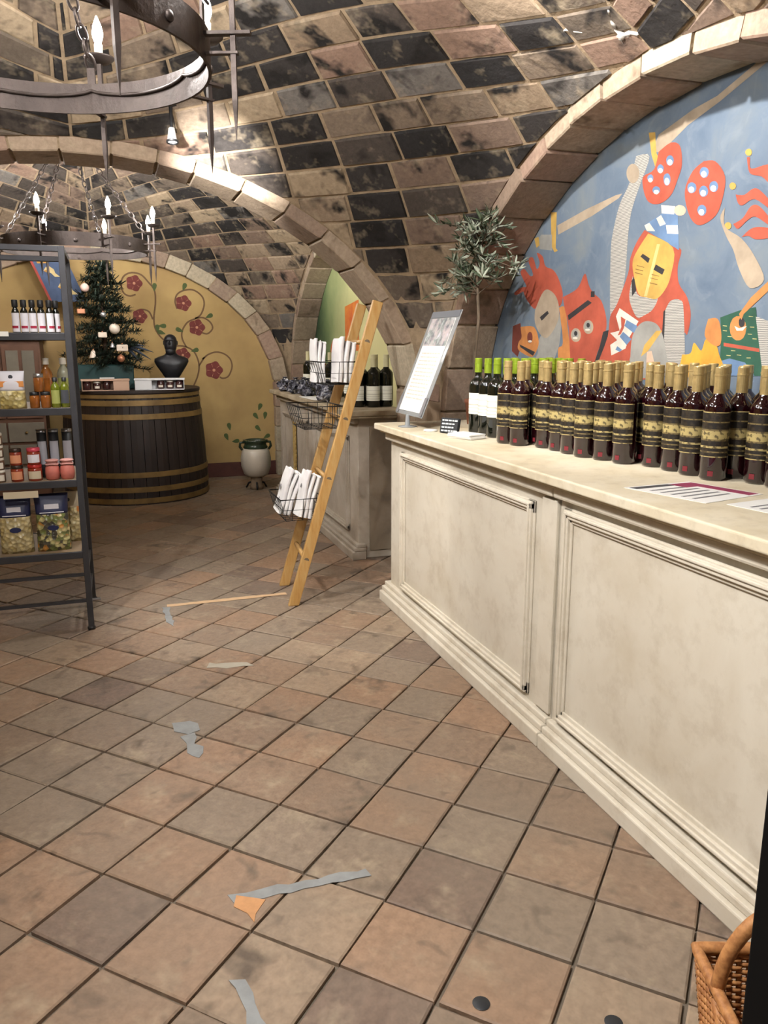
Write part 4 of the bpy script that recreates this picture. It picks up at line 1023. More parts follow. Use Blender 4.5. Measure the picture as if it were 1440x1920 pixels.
# pink gathered pots and tall dark tubes behind them
plain('pink_salt', (196, 110, 96), .6, var=.2, scale=40); plain('pink_ribbon', (206, 150, 142), .7)
for k, (x, w) in enumerate(((-.278, 'left'), (-.216, 'right'))):
    t = tag(empty('salt_pot', (x, 3.80, ST[1])), 'round pink salt pot tied with ribbon, %s one of the pair' % w, 'pot', 'pink salt pots')
    MB().lathe([(.022, 0), (.029, .006), (.031, .03), (.029, .055), (.022, .066)], 18).build('pot_body', 'pink_salt', t)
    MB().lathe([(.020, .064), (.024, .070), (.020, .076), (.030, .086), (.026, .09), (.010, .084)], 11, smooth=False, cap=False).build('gathered_cloth', 'pink_ribbon', t)
    MB().tube([(.0255 * math.cos(a), .0255 * math.sin(a), .070 + .002 * math.sin(3 * a)) for a in [2 * PI * i / 18 for i in range(18)]], .0035, 6, closed=True).build('ribbon', 'pink_ribbon', t)
plain('label_grey', (168, 168, 176), .5)
for k, x in enumerate((-.318, -.268, -.212)):
    t = tag(empty('dark_tube', (x, 3.885, ST[1])), 'tall black tube with silver lid behind the pink pots, %s from the left' % ORD[k], 'tube', 'tall black tubes on the third shelf')
    MB().lathe([(.020, 0), (.021, .004), (.021, .205)], 18).build('tube_body', 'black_plastic', t)
    MB().lathe([(.0225, .205), (.0225, .217), (0, .218)], 18, cap=False).build('lid', 'steel', t)
    MB().lathe([(.0216, .06), (.0216, .165)], 12, cap=False, a0=-PI / 2 - 1, a1=-PI / 2 + 1).build('label', 'label_grey', t)
# oil bottles on the second shelf
plain('olive_oil', (96, 104, 22), .08, coat=.7); plain('green_label', (150, 154, 84), .6); plain('amber_glass', (150, 92, 40), .1, coat=.6); plain('clear_glass_bottle', (150, 150, 130), .08, coat=.6)
def oil(label, x, y, r, h, glass, cap, lab, neck=True):
    t = tag(empty('oil_bottle', (x, y, ST[2])), label, 'bottle', 'oil bottles on the second shelf')
    MB().lathe([(r * .9, 0), (r, .004), (r, h * .66), (r * .8, h * .74), (r * .4, h * .82), (r * .4, h * .93)], 16).build('bottle_body', glass, t)
    MB().lathe([(r * .52, h * .86), (r * .52, h * .99), (0, h)], 14, cap=False).build('cap', cap, t)
    MB().lathe([(r + .0006, h * .14), (r + .0006, h * .58)], 12, cap=False, a0=-PI / 2 - 1, a1=-PI / 2 + 1).build('label', lab, t)
oil('olive oil bottle with pale green label, front left one of two', -.238, 3.80, .0195, .132, 'olive_oil', 'black_plastic', 'green_label')
oil('olive oil bottle with dark label, front right one next to the shelf post', -.200, 3.805, .0185, .132, 'olive_oil', 'black_plastic', 'dark_header')
oil('tall amber bottle with white cap behind the amber jars', -.275, 3.90, .026, .215, 'amber_glass', 'lid_white', 'honey')
oil('tall clear bottle with white cap behind the olive oil', -.205, 3.91, .028, .215, 'clear_glass_bottle', 'lid_white', 'green_label')
# ------------------------------------------------------------------ paintings on the walls (flat paint, a hair proud of the plaster)
PC = {'red': (186, 88, 66), 'tan': (178, 160, 138), 'yellow': (206, 166, 84), 'blue': (108, 136, 172), 'white': (226, 218, 204), 'black': (52, 50, 52), 'grey': (158, 156, 150), 'orange': (206, 136, 76), 'green': (46, 92, 72), 'pink': (226, 190, 164), 'maroon': (120, 58, 46), 'pale': (222, 200, 130), 'amber': (226, 166, 60), 'brown': (136, 104, 56)}
for k, c in PC.items(): plain('paint_' + k, c, .8, var=.3, scale=9)
s = NT('paint_mail'); v = s.coords('Object', (1, 1, 1), False); w = s.add('ShaderNodeTexWave', wave_type='BANDS', bands_direction='Z'); w.inputs['Scale'].default_value = 55; w.inputs['Distortion'].default_value = 1.5; s.link(v, w.inputs['Vector'])
s.inp(s.b, 'Base Color', s.ramp(w.outputs['Fac'], [(.3, lin((120, 118, 116))), (.6, lin((190, 184, 174)))])); s.inp(s.b, 'Roughness', .8)
MURAL = [
('painted_sword','tan',[(3.347,1.824),(3.334,1.783),(3.067,1.826),(2.882,1.867),(2.859,1.881),(2.902,1.882),(3.111,1.86)]),
('painted_sword','yellow',[(3.409,1.89),(3.356,1.883),(3.352,1.727),(3.332,1.713),(3.36,1.709),(3.391,1.738)]),
('painted_fist','grey',[(3.523,1.782),(3.489,1.802),(3.391,1.79),(3.384,1.719),(3.499,1.738)]),
('painted_fist','yellow',[(3.554,1.792),(3.514,1.795),(3.5,1.755),(3.53,1.746)]),
('painted_flame_crest','red',[(3.644,1.552),(3.724,1.538),(3.735,1.553),(3.666,1.572),(3.616,1.574),(3.648,1.608),(3.681,1.647),(3.642,1.658),(3.582,1.621),(3.554,1.628),(3.606,1.696),(3.56,1.705),(3.518,1.648),(3.493,1.676),(3.524,1.723),(3.467,1.7),(3.437,1.654),(3.365,1.631),(3.31,1.584),(3.271,1.514),(3.3,1.464),(3.407,1.512),(3.495,1.481),(3.531,1.464),(3.612,1.514)]),
('painted_mail_arm','grey',[(3.477,1.254),(3.464,1.327),(3.297,1.434),(3.278,1.317),(3.314,1.238),(3.361,1.174),(3.527,1.169)]),
('painted_helmet','tan',[(3.521,1.455),(3.462,1.528),(3.41,1.547),(3.338,1.517),(3.299,1.46),(3.31,1.391),(3.392,1.326),(3.466,1.345),(3.517,1.4)]),
('painted_helmet','black',[(3.472,1.422),(3.402,1.45),(3.388,1.437),(3.452,1.405)]),
('painted_helmet','orange',[(3.299,1.46),(3.249,1.458),(3.217,1.368),(3.167,1.18),(3.266,1.177),(3.291,1.273),(3.252,1.304)]),
('painted_mask','maroon',[(3.744,1.386),(3.663,1.399),(3.635,1.304),(3.681,1.232),(3.746,1.26)]),
('painted_mask','orange',[(3.661,1.38),(3.524,1.377),(3.472,1.304),(3.505,1.249),(3.551,1.234),(3.673,1.266),(3.676,1.304),(3.647,1.328)]),
('painted_mask','black',[(3.665,1.294),(3.505,1.258),(3.523,1.239),(3.654,1.28)]),
('painted_mask','maroon',[(3.534,1.327),(3.535,1.315),(3.542,1.305),(3.552,1.3),(3.564,1.3),(3.576,1.305),(3.584,1.315),(3.588,1.327),(3.586,1.34),(3.579,1.349),(3.569,1.354),(3.557,1.354),(3.545,1.349),(3.537,1.339)]),
('painted_mask','white',[(3.54,1.309),(3.541,1.306),(3.547,1.304),(3.554,1.303),(3.563,1.303),(3.571,1.304),(3.576,1.306),(3.578,1.309),(3.577,1.311),(3.571,1.313),(3.564,1.314),(3.555,1.314),(3.547,1.313),(3.542,1.311)]),
('painted_cat_shield','red',[(3.27,1.505),(3.183,1.525),(3.138,1.547),(3.097,1.595),(3.062,1.542),(3.023,1.508),(2.962,1.473),(2.92,1.402),(2.921,1.343),(2.97,1.263),(3.013,1.185),(3.159,1.18),(3.208,1.367),(3.249,1.453)]),
('painted_cat_shield','black',[(3.222,1.423),(3.064,1.482),(3.033,1.469),(3.211,1.401)]),
('painted_cat_shield','black',[(3.045,1.517),(3.016,1.516),(3.014,1.492),(3.043,1.493)]),
('painted_cat_shield','tan',[(3.105,1.335),(3.108,1.322),(3.118,1.311),(3.134,1.306),(3.152,1.306),(3.169,1.311),(3.182,1.322),(3.187,1.335),(3.184,1.349),(3.173,1.359),(3.157,1.365),(3.139,1.364),(3.123,1.358),(3.11,1.348)]),
('painted_cat_shield','grey',[(3.123,1.338),(3.125,1.329),(3.132,1.322),(3.142,1.318),(3.154,1.318),(3.165,1.322),(3.173,1.329),(3.177,1.339),(3.175,1.348),(3.168,1.355),(3.158,1.359),(3.146,1.359),(3.135,1.355),(3.127,1.347)]),
('painted_cat_shield','black',[(3.134,1.342),(3.135,1.338),(3.138,1.334),(3.144,1.332),(3.15,1.332),(3.156,1.334),(3.16,1.338),(3.162,1.343),(3.161,1.347),(3.158,1.351),(3.152,1.353),(3.146,1.353),(3.14,1.351),(3.136,1.347)]),
('painted_cat_shield','white',[(3.13,1.322),(3.132,1.32),(3.138,1.318),(3.146,1.318),(3.155,1.318),(3.163,1.319),(3.169,1.32),(3.171,1.323),(3.17,1.325),(3.164,1.326),(3.156,1.327),(3.147,1.327),(3.138,1.326),(3.133,1.325)]),
('painted_cat_shield','tan',[(3.011,1.368),(3.014,1.355),(3.023,1.345),(3.038,1.34),(3.055,1.34),(3.072,1.346),(3.084,1.357),(3.089,1.369),(3.086,1.382),(3.076,1.392),(3.061,1.397),(3.044,1.397),(3.028,1.391),(3.016,1.381)]),
('painted_cat_shield','grey',[(3.028,1.372),(3.03,1.363),(3.036,1.356),(3.046,1.352),(3.057,1.352),(3.068,1.356),(3.076,1.364),(3.079,1.373),(3.077,1.381),(3.071,1.388),(3.061,1.392),(3.05,1.392),(3.039,1.388),(3.032,1.38)]),
('painted_cat_shield','black',[(3.038,1.376),(3.039,1.371),(3.043,1.368),(3.048,1.366),(3.054,1.366),(3.059,1.368),(3.063,1.372),(3.065,1.376),(3.064,1.381),(3.061,1.385),(3.056,1.386),(3.05,1.386),(3.044,1.384),(3.04,1.38)]),
('painted_cat_shield','white',[(3.035,1.356),(3.037,1.354),(3.042,1.353),(3.05,1.352),(3.058,1.352),(3.066,1.353),(3.072,1.355),(3.074,1.357),(3.072,1.359),(3.067,1.361),(3.059,1.361),(3.05,1.361),(3.043,1.36),(3.037,1.358)]),
('painted_strap','black',[(2.936,1.347),(2.895,1.354),(2.903,1.303),(2.941,1.187),(3.006,1.185),(2.957,1.283)]),
('painted_raised_arm','mail',[(2.782,2.004),(2.699,1.987),(2.753,1.883),(2.791,1.801),(2.803,1.715),(2.807,1.557),(2.839,1.455),(2.888,1.394),(2.914,1.649),(2.908,1.736),(2.872,1.841),(2.816,1.911)]),
('painted_raised_arm','tan',[(2.755,1.937),(2.758,1.922),(2.768,1.912),(2.783,1.908),(2.802,1.911),(2.819,1.921),(2.832,1.936),(2.838,1.952),(2.836,1.967),(2.825,1.977),(2.809,1.981),(2.791,1.977),(2.774,1.967),(2.761,1.953)]),
('painted_long_sword','tan',[(2.688,1.999),(2.651,2.052),(2.471,2.092),(2.356,2.104),(2.146,2.168),(2.118,2.152),(2.341,2.083),(2.493,2.046),(2.631,1.987)]),
('painted_long_sword','yellow',[(2.713,2.072),(2.674,2.065),(2.659,1.99),(2.627,1.947),(2.66,1.941),(2.686,1.987)]),
('painted_robe','red',[(2.7,1.724),(2.747,1.681),(2.779,1.627),(2.788,1.569),(2.848,1.458),(2.892,1.408),(2.901,1.327),(2.945,1.164),(2.526,1.18),(2.437,1.327),(2.412,1.331),(2.401,1.397),(2.427,1.46),(2.478,1.512),(2.491,1.571),(2.478,1.627),(2.526,1.644),(2.61,1.683)]),
('painted_mail_collar','mail',[(2.756,1.558),(2.718,1.488),(2.658,1.472),(2.593,1.468),(2.617,1.426),(2.665,1.406),(2.709,1.398),(2.751,1.44),(2.771,1.487)]),
('painted_mail_collar','black',[(2.762,1.54),(2.745,1.557),(2.727,1.502),(2.752,1.481)]),
('painted_knight_mask','yellow',[(2.676,1.708),(2.525,1.64),(2.527,1.541),(2.555,1.492),(2.6,1.464),(2.658,1.472),(2.711,1.488),(2.748,1.557),(2.762,1.612),(2.736,1.654)]),
('painted_knight_mask','pale',[(2.619,1.663),(2.601,1.661),(2.658,1.476),(2.676,1.477)]),
('painted_knight_mask','black',[(2.701,1.637),(2.655,1.615),(2.664,1.599),(2.715,1.628)]),
('painted_knight_mask','black',[(2.617,1.59),(2.563,1.567),(2.575,1.549),(2.629,1.572)]),
('painted_knight_mask','brown',[(2.734,1.598),(2.685,1.586),(2.687,1.584),(2.735,1.595)]),
('painted_knight_mask','brown',[(2.74,1.585),(2.691,1.574),(2.692,1.571),(2.741,1.582)]),
('painted_knight_mask','brown',[(2.742,1.572),(2.693,1.561),(2.695,1.558),(2.744,1.569)]),
('painted_knight_mask','brown',[(2.638,1.557),(2.592,1.546),(2.593,1.544),(2.639,1.554)]),
('painted_knight_mask','brown',[(2.644,1.544),(2.597,1.534),(2.599,1.532),(2.645,1.542)]),
('painted_knight_mask','brown',[(2.646,1.527),(2.599,1.517),(2.601,1.514),(2.647,1.524)]),
('painted_hood','blue',[(2.702,1.741),(2.62,1.764),(2.593,1.773),(2.513,1.761),(2.491,1.628),(2.554,1.66),(2.677,1.717)]),
('painted_hood','white',[(2.633,1.757),(2.606,1.764),(2.575,1.729),(2.608,1.725)]),
('painted_hood','white',[(2.574,1.725),(2.508,1.716),(2.501,1.685),(2.564,1.694)]),
('painted_hood','white',[(2.702,1.741),(2.673,1.746),(2.634,1.711),(2.685,1.718)]),
('painted_hood','white',[(2.61,1.8),(2.529,1.784),(2.532,1.756),(2.603,1.77)]),
('painted_hood','pink',[(2.469,1.761),(2.471,1.753),(2.479,1.748),(2.492,1.746),(2.506,1.748),(2.519,1.753),(2.529,1.761),(2.534,1.77),(2.531,1.778),(2.523,1.783),(2.51,1.785),(2.496,1.782),(2.483,1.777),(2.473,1.769)]),
('painted_mail_sleeve','mail',[(2.546,1.415),(2.517,1.452),(2.464,1.453),(2.44,1.411),(2.414,1.184),(2.499,1.181),(2.541,1.315)]),
('painted_mail_sleeve','black',[(2.553,1.415),(2.543,1.423),(2.538,1.315),(2.492,1.181),(2.506,1.181),(2.552,1.337)]),
('painted_breastplate','grey',[(2.738,1.247),(2.732,1.33),(2.677,1.379),(2.604,1.377),(2.559,1.346),(2.523,1.272),(2.512,1.181),(2.738,1.172)]),
('painted_breastplate','yellow',[(2.587,1.346),(2.552,1.346),(2.628,1.271),(2.67,1.248),(2.653,1.293)]),
('painted_breastplate','pink',[(2.635,1.267),(2.607,1.271),(2.561,1.179),(2.632,1.176)]),
('painted_crest','white',[(2.83,1.439),(2.7,1.384),(2.754,1.321),(2.773,1.279),(2.868,1.25),(2.88,1.293),(2.833,1.312),(2.885,1.341),(2.82,1.35),(2.851,1.407)]),
('painted_crest','red',[(2.818,1.406),(2.785,1.393),(2.793,1.359),(2.811,1.335),(2.831,1.331),(2.81,1.364)]),
('painted_crest','blue',[(2.777,1.391),(2.705,1.366),(2.725,1.339),(2.79,1.368)]),
('painted_crest','blue',[(2.796,1.345),(2.738,1.316),(2.767,1.293),(2.818,1.326)]),
('painted_crest','blue',[(2.83,1.288),(2.796,1.274),(2.811,1.265),(2.841,1.274)]),
('painted_pennant','red',[(2.645,1.991),(2.58,2.008),(2.527,1.986),(2.509,1.92),(2.526,1.875),(2.559,1.825),(2.624,1.806),(2.689,1.825),(2.724,1.877),(2.728,1.92),(2.666,1.934)]),
('painted_pennant','blue',[(2.555,1.943),(2.557,1.936),(2.562,1.931),(2.57,1.929),(2.58,1.931),(2.589,1.936),(2.595,1.943),(2.598,1.952),(2.597,1.959),(2.592,1.964),(2.584,1.966),(2.574,1.964),(2.565,1.959),(2.558,1.951)]),
('painted_pennant','white',[(2.561,1.938),(2.562,1.934),(2.566,1.931),(2.571,1.93),(2.578,1.931),(2.584,1.934),(2.589,1.939),(2.591,1.944),(2.59,1.948),(2.586,1.951),(2.581,1.952),(2.574,1.951),(2.568,1.947),(2.563,1.943)]),
('painted_pennant','blue',[(2.609,1.925),(2.61,1.919),(2.615,1.915),(2.622,1.914),(2.631,1.915),(2.639,1.92),(2.645,1.926),(2.647,1.933),(2.646,1.939),(2.641,1.943),(2.634,1.945),(2.625,1.943),(2.617,1.938),(2.611,1.932)]),
('painted_pennant','white',[(2.614,1.92),(2.615,1.916),(2.618,1.914),(2.623,1.913),(2.629,1.914),(2.635,1.917),(2.639,1.921),(2.641,1.925),(2.64,1.929),(2.637,1.931),(2.631,1.932),(2.625,1.931),(2.62,1.928),(2.615,1.924)]),
('painted_pennant','blue',[(2.566,1.881),(2.567,1.872),(2.572,1.866),(2.579,1.863),(2.588,1.864),(2.597,1.87),(2.603,1.879),(2.606,1.888),(2.606,1.897),(2.601,1.904),(2.593,1.906),(2.584,1.905),(2.575,1.899),(2.569,1.891)]),
('painted_pennant','white',[(2.571,1.875),(2.572,1.87),(2.575,1.866),(2.581,1.865),(2.587,1.866),(2.593,1.869),(2.598,1.875),(2.6,1.881),(2.599,1.886),(2.595,1.89),(2.59,1.891),(2.584,1.89),(2.578,1.886),(2.573,1.881)]),
('painted_pennant','blue',[(2.666,1.903),(2.667,1.897),(2.671,1.894),(2.679,1.892),(2.687,1.894),(2.695,1.898),(2.7,1.904),(2.703,1.91),(2.702,1.915),(2.697,1.919),(2.69,1.92),(2.681,1.919),(2.674,1.915),(2.668,1.909)]),
('painted_pennant','white',[(2.67,1.897),(2.671,1.894),(2.675,1.892),(2.68,1.891),(2.685,1.892),(2.691,1.895),(2.695,1.898),(2.697,1.902),(2.696,1.905),(2.692,1.907),(2.687,1.908),(2.681,1.907),(2.676,1.905),(2.672,1.901)]),
('painted_pennant','blue',[(2.622,1.854),(2.623,1.848),(2.629,1.845),(2.637,1.844),(2.647,1.845),(2.657,1.849),(2.664,1.855),(2.667,1.862),(2.665,1.867),(2.659,1.871),(2.65,1.872),(2.64,1.87),(2.631,1.866),(2.624,1.86)]),
('painted_pennant','white',[(2.627,1.848),(2.629,1.845),(2.633,1.843),(2.639,1.842),(2.646,1.844),(2.652,1.846),(2.657,1.85),(2.659,1.854),(2.658,1.857),(2.654,1.859),(2.648,1.859),(2.641,1.858),(2.634,1.856),(2.629,1.852)]),
('painted_banner','red',[(2.396,1.909),(2.338,1.897),(2.286,1.84),(2.289,1.773),(2.316,1.721),(2.389,1.7),(2.441,1.731),(2.476,1.795),(2.479,1.843),(2.447,1.888)]),
('painted_banner','blue',[(2.366,1.868),(2.368,1.861),(2.373,1.855),(2.382,1.854),(2.392,1.855),(2.401,1.861),(2.408,1.868),(2.412,1.876),(2.41,1.884),(2.405,1.889),(2.396,1.89),(2.386,1.888),(2.376,1.883),(2.369,1.876)]),
('painted_banner','white',[(2.376,1.864),(2.377,1.859),(2.381,1.857),(2.386,1.856),(2.392,1.857),(2.398,1.86),(2.403,1.864),(2.405,1.869),(2.404,1.873),(2.4,1.876),(2.395,1.877),(2.388,1.876),(2.382,1.872),(2.378,1.868)]),
('painted_banner','blue',[(2.423,1.828),(2.424,1.821),(2.43,1.816),(2.439,1.814),(2.45,1.815),(2.46,1.82),(2.467,1.828),(2.47,1.836),(2.469,1.844),(2.463,1.849),(2.454,1.851),(2.443,1.849),(2.434,1.844),(2.426,1.837)]),
('painted_banner','white',[(2.433,1.824),(2.434,1.82),(2.438,1.817),(2.444,1.816),(2.45,1.817),(2.457,1.82),(2.461,1.824),(2.463,1.829),(2.462,1.833),(2.459,1.836),(2.453,1.837),(2.446,1.836),(2.44,1.833),(2.435,1.829)]),
('painted_banner','blue',[(2.362,1.806),(2.363,1.799),(2.368,1.794),(2.377,1.792),(2.387,1.793),(2.397,1.798),(2.404,1.806),(2.407,1.814),(2.406,1.821),(2.4,1.827),(2.391,1.829),(2.381,1.827),(2.372,1.822),(2.365,1.815)]),
('painted_banner','white',[(2.372,1.802),(2.372,1.798),(2.376,1.795),(2.381,1.794),(2.388,1.795),(2.394,1.798),(2.398,1.802),(2.4,1.807),(2.399,1.811),(2.396,1.814),(2.39,1.815),(2.384,1.814),(2.378,1.811),(2.373,1.807)]),
('painted_banner','blue',[(2.314,1.813),(2.316,1.806),(2.321,1.801),(2.329,1.799),(2.339,1.801),(2.348,1.806),(2.355,1.813),(2.358,1.821),(2.357,1.828),(2.352,1.833),(2.343,1.835),(2.333,1.834),(2.324,1.829),(2.317,1.821)]),
('painted_banner','white',[(2.324,1.809),(2.325,1.805),(2.328,1.802),(2.333,1.801),(2.34,1.802),(2.345,1.805),(2.35,1.809),(2.352,1.814),(2.351,1.818),(2.347,1.821),(2.342,1.822),(2.336,1.821),(2.33,1.818),(2.326,1.814)]),
('painted_banner','blue',[(2.363,1.745),(2.364,1.738),(2.37,1.733),(2.378,1.73),(2.389,1.732),(2.398,1.737),(2.405,1.744),(2.409,1.752),(2.407,1.76),(2.402,1.765),(2.393,1.767),(2.383,1.766),(2.373,1.761),(2.366,1.754)]),
('painted_banner','white',[(2.373,1.741),(2.374,1.737),(2.377,1.734),(2.383,1.732),(2.389,1.733),(2.395,1.736),(2.4,1.74),(2.402,1.745),(2.401,1.749),(2.397,1.752),(2.392,1.753),(2.385,1.752),(2.379,1.75),(2.375,1.745)]),
('painted_flame_ribbon','red',[(2.194,1.88),(2.181,1.877),(2.172,1.843),(2.113,1.842),(2.088,1.834),(2.081,1.782),(2.123,1.81),(2.175,1.83)]),
('painted_flame_ribbon','red',[(2.23,1.775),(2.192,1.767),(2.153,1.78),(2.122,1.768),(2.073,1.725),(2.071,1.704),(2.144,1.747),(2.194,1.736),(2.216,1.747)]),
('painted_flame_ribbon','red',[(2.229,1.683),(2.188,1.696),(2.157,1.727),(2.121,1.722),(2.066,1.672),(2.064,1.654),(2.132,1.692),(2.167,1.686),(2.205,1.665)]),
('painted_flame_ribbon','red',[(2.186,1.637),(2.138,1.66),(2.063,1.647),(2.06,1.622),(2.123,1.623),(2.155,1.637)]),
('painted_flame_ribbon','yellow',[(2.174,1.891),(2.176,1.885),(2.182,1.883),(2.191,1.885),(2.199,1.89),(2.203,1.897),(2.201,1.903),(2.194,1.905),(2.185,1.904),(2.177,1.898)]),
('painted_flame_ribbon','yellow',[(2.231,1.801),(2.234,1.795),(2.241,1.792),(2.25,1.793),(2.258,1.799),(2.262,1.806),(2.26,1.812),(2.253,1.815),(2.243,1.813),(2.235,1.808)]),
('painted_flame_ribbon','yellow',[(2.237,1.679),(2.239,1.672),(2.247,1.669),(2.256,1.67),(2.264,1.675),(2.268,1.683),(2.266,1.689),(2.259,1.692),(2.249,1.691),(2.241,1.686)]),
('painted_flame_ribbon','yellow',[(2.196,1.627),(2.198,1.621),(2.205,1.618),(2.215,1.619),(2.223,1.624),(2.227,1.631),(2.224,1.637),(2.217,1.64),(2.208,1.639),(2.2,1.634)]),
('painted_lance_arm','tan',[(2.274,1.741),(2.266,1.68),(2.186,1.633),(2.122,1.572),(2.072,1.496),(2.129,1.474),(2.184,1.537),(2.218,1.6),(2.257,1.649),(2.292,1.71)]),
('painted_dragon','green',[(2.252,1.385),(2.167,1.405),(2.096,1.413),(2.038,1.198),(2.233,1.191),(2.24,1.334)]),
('painted_dragon','orange',[(2.128,1.347),(2.13,1.33),(2.138,1.316),(2.152,1.309),(2.169,1.309),(2.185,1.317),(2.197,1.331),(2.203,1.349),(2.201,1.366),(2.193,1.38),(2.178,1.387),(2.162,1.387),(2.146,1.379),(2.134,1.365)]),
('painted_dragon','black',[(2.137,1.366),(2.137,1.359),(2.141,1.354),(2.146,1.351),(2.152,1.351),(2.158,1.354),(2.162,1.36),(2.164,1.367),(2.164,1.374),(2.161,1.379),(2.156,1.382),(2.15,1.382),(2.144,1.379),(2.139,1.373)]),
('painted_dragon','white',[(2.182,1.356),(2.16,1.348),(2.127,1.355),(2.143,1.34),(2.17,1.34)]),
('painted_dragon','red',[(2.225,1.302),(2.064,1.283),(2.063,1.272),(2.223,1.29)]),
('painted_dragon','blue',[(2.239,1.239),(2.191,1.25),(2.12,1.238),(2.073,1.197),(2.228,1.191)]),
('painted_dragon','pale',[(2.236,1.359),(2.216,1.357),(2.216,1.355),(2.236,1.357)]),
('painted_dragon','pale',[(2.234,1.343),(2.214,1.341),(2.214,1.339),(2.234,1.341)]),
('painted_dragon','pale',[(2.21,1.323),(2.19,1.322),(2.19,1.32),(2.209,1.321)]),
('painted_dragon','pale',[(2.12,1.33),(2.101,1.329),(2.101,1.327),(2.12,1.328)]),
('painted_dragon','pale',[(2.122,1.386),(2.103,1.384),(2.103,1.383),(2.122,1.384)]),
('painted_dragon','pale',[(2.113,1.352),(2.094,1.351),(2.094,1.349),(2.112,1.35)]),
('painted_dragon','pale',[(2.187,1.277),(2.168,1.276),(2.168,1.274),(2.187,1.275)]),
('painted_dragon','pale',[(2.159,1.263),(2.139,1.262),(2.139,1.26),(2.158,1.261)]),
('painted_dragon','pale',[(2.115,1.254),(2.097,1.254),(2.096,1.252),(2.115,1.252)]),
('painted_dragon','pale',[(2.207,1.261),(2.187,1.26),(2.187,1.258),(2.207,1.259)]),
('painted_dragon','pale',[(2.097,1.315),(2.079,1.314),(2.079,1.312),(2.097,1.313)]),
('painted_staff','orange',[(2.048,1.494),(2.044,1.465),(2.145,1.393),(2.153,1.374),(2.166,1.394),(2.12,1.444)]),
('painted_flames','amber',[(2.429,1.26),(2.385,1.265),(2.371,1.302),(2.331,1.274),(2.312,1.314),(2.264,1.298),(2.242,1.263),(2.217,1.192),(2.42,1.184)]),
('painted_flames','orange',[(2.309,1.382),(2.263,1.381),(2.24,1.334),(2.241,1.294),(2.275,1.294),(2.32,1.326)]),
('painted_mail_back','mail',[(2.092,1.384),(2.031,1.367),(2.009,1.2),(2.038,1.198)]),
]
VINES = [[(0.263,1.74),(0.207,1.725),(0.155,1.756),(0.142,1.839),(0.173,1.903),(0.239,1.932),(0.32,1.916),(0.38,1.853),(0.431,1.78),(0.434,1.669),(0.412,1.528),(0.42,1.433),(0.463,1.358),(0.517,1.31)],[(0.402,1.518),(0.373,1.584),(0.319,1.606),(0.263,1.592),(0.232,1.535),(0.247,1.479),(0.292,1.47)],[(0.628,1.615),(0.613,1.681),(0.635,1.747),(0.703,1.786),(0.789,1.788),(0.863,1.732),(0.879,1.657),(0.846,1.57),(0.796,1.531),(0.717,1.493),(0.665,1.416),(0.661,1.339),(0.696,1.262)],[(0.786,1.531),(0.864,1.537),(0.93,1.494),(0.947,1.436),(0.896,1.388),(0.838,1.402)],[(0.572,1.272),(0.667,1.272),(0.761,1.223),(0.804,1.106),(0.789,0.998),(0.746,0.9)],[(0.803,1.086),(0.856,1.164),(0.842,1.15),(0.894,1.192),(0.971,1.216),(1.047,1.199),(1.104,1.148),(1.118,1.072),(1.081,0.987),(1.028,0.966),(0.995,0.979)]]
ROSES = [(0.255,1.839,0.069),(0.288,1.545,0.062),(0.688,1.668,0.069),(0.801,1.447,0.072),(0.658,1.189,0.066),(0.944,1.045,0.08)]
LEAVES = [(0.433,1.808),(0.703,1.816),(0.921,1.552),(0.639,1.421),(0.483,1.458),(0.439,1.434),(0.474,1.396),(0.772,1.233),(1.069,0.494),(1.039,0.394),(1.126,0.349),(1.377,0.68),(1.336,0.591),(1.427,0.594),(1.354,0.468),(1.437,0.385)]

def smooth_path(pts, n=8):
    out = []; P = [Vector((p[0], p[1])) for p in pts]
    for i in range(len(P) - 1):
        a, b_, c, d = P[max(i - 1, 0)], P[i], P[i + 1], P[min(i + 2, len(P) - 1)]
        for k in range(n):
            t_ = k / n; out.append(.5 * ((2 * b_) + (c - a) * t_ + (2 * a - 5 * b_ + 4 * c - d) * t_ ** 2 + (3 * b_ - a - 3 * c + d) * t_ ** 3))
    return out + [P[-1]]
ROUND = ('painted_flame_crest', 'painted_mail_arm', 'painted_helmet', 'painted_mask', 'painted_cat_shield', 'painted_raised_arm', 'painted_robe', 'painted_mail_collar', 'painted_knight_mask', 'painted_mail_sleeve', 'painted_breastplate', 'painted_pennant', 'painted_banner', 'painted_flame_ribbon', 'painted_lance_arm', 'painted_flames')
groups = {}
for k, (nm, col, pts) in enumerate(MURAL): groups.setdefault(nm, []).append((k, col, pts))
for nm, items in groups.items():
    cols = sorted({c for _, c, _ in items}); b = MB()
    for k, col, pts in items:
        b.cur = cols.index(col); d = .0004 + .000014 * k
        if nm in ROUND and col not in ('black', 'brown', 'pale') and len(pts) > 5:
            q = smooth_path(list(pts) + [pts[0]], 4)[:-1]; pts = [(p.x, p.y) for p in q]
        b.add([(-d, y, z) for y, z in pts], [tuple(range(len(pts)))])
    b.build(nm, ['paint_' + c for c in cols], wall_right, (XW, 0, 0))
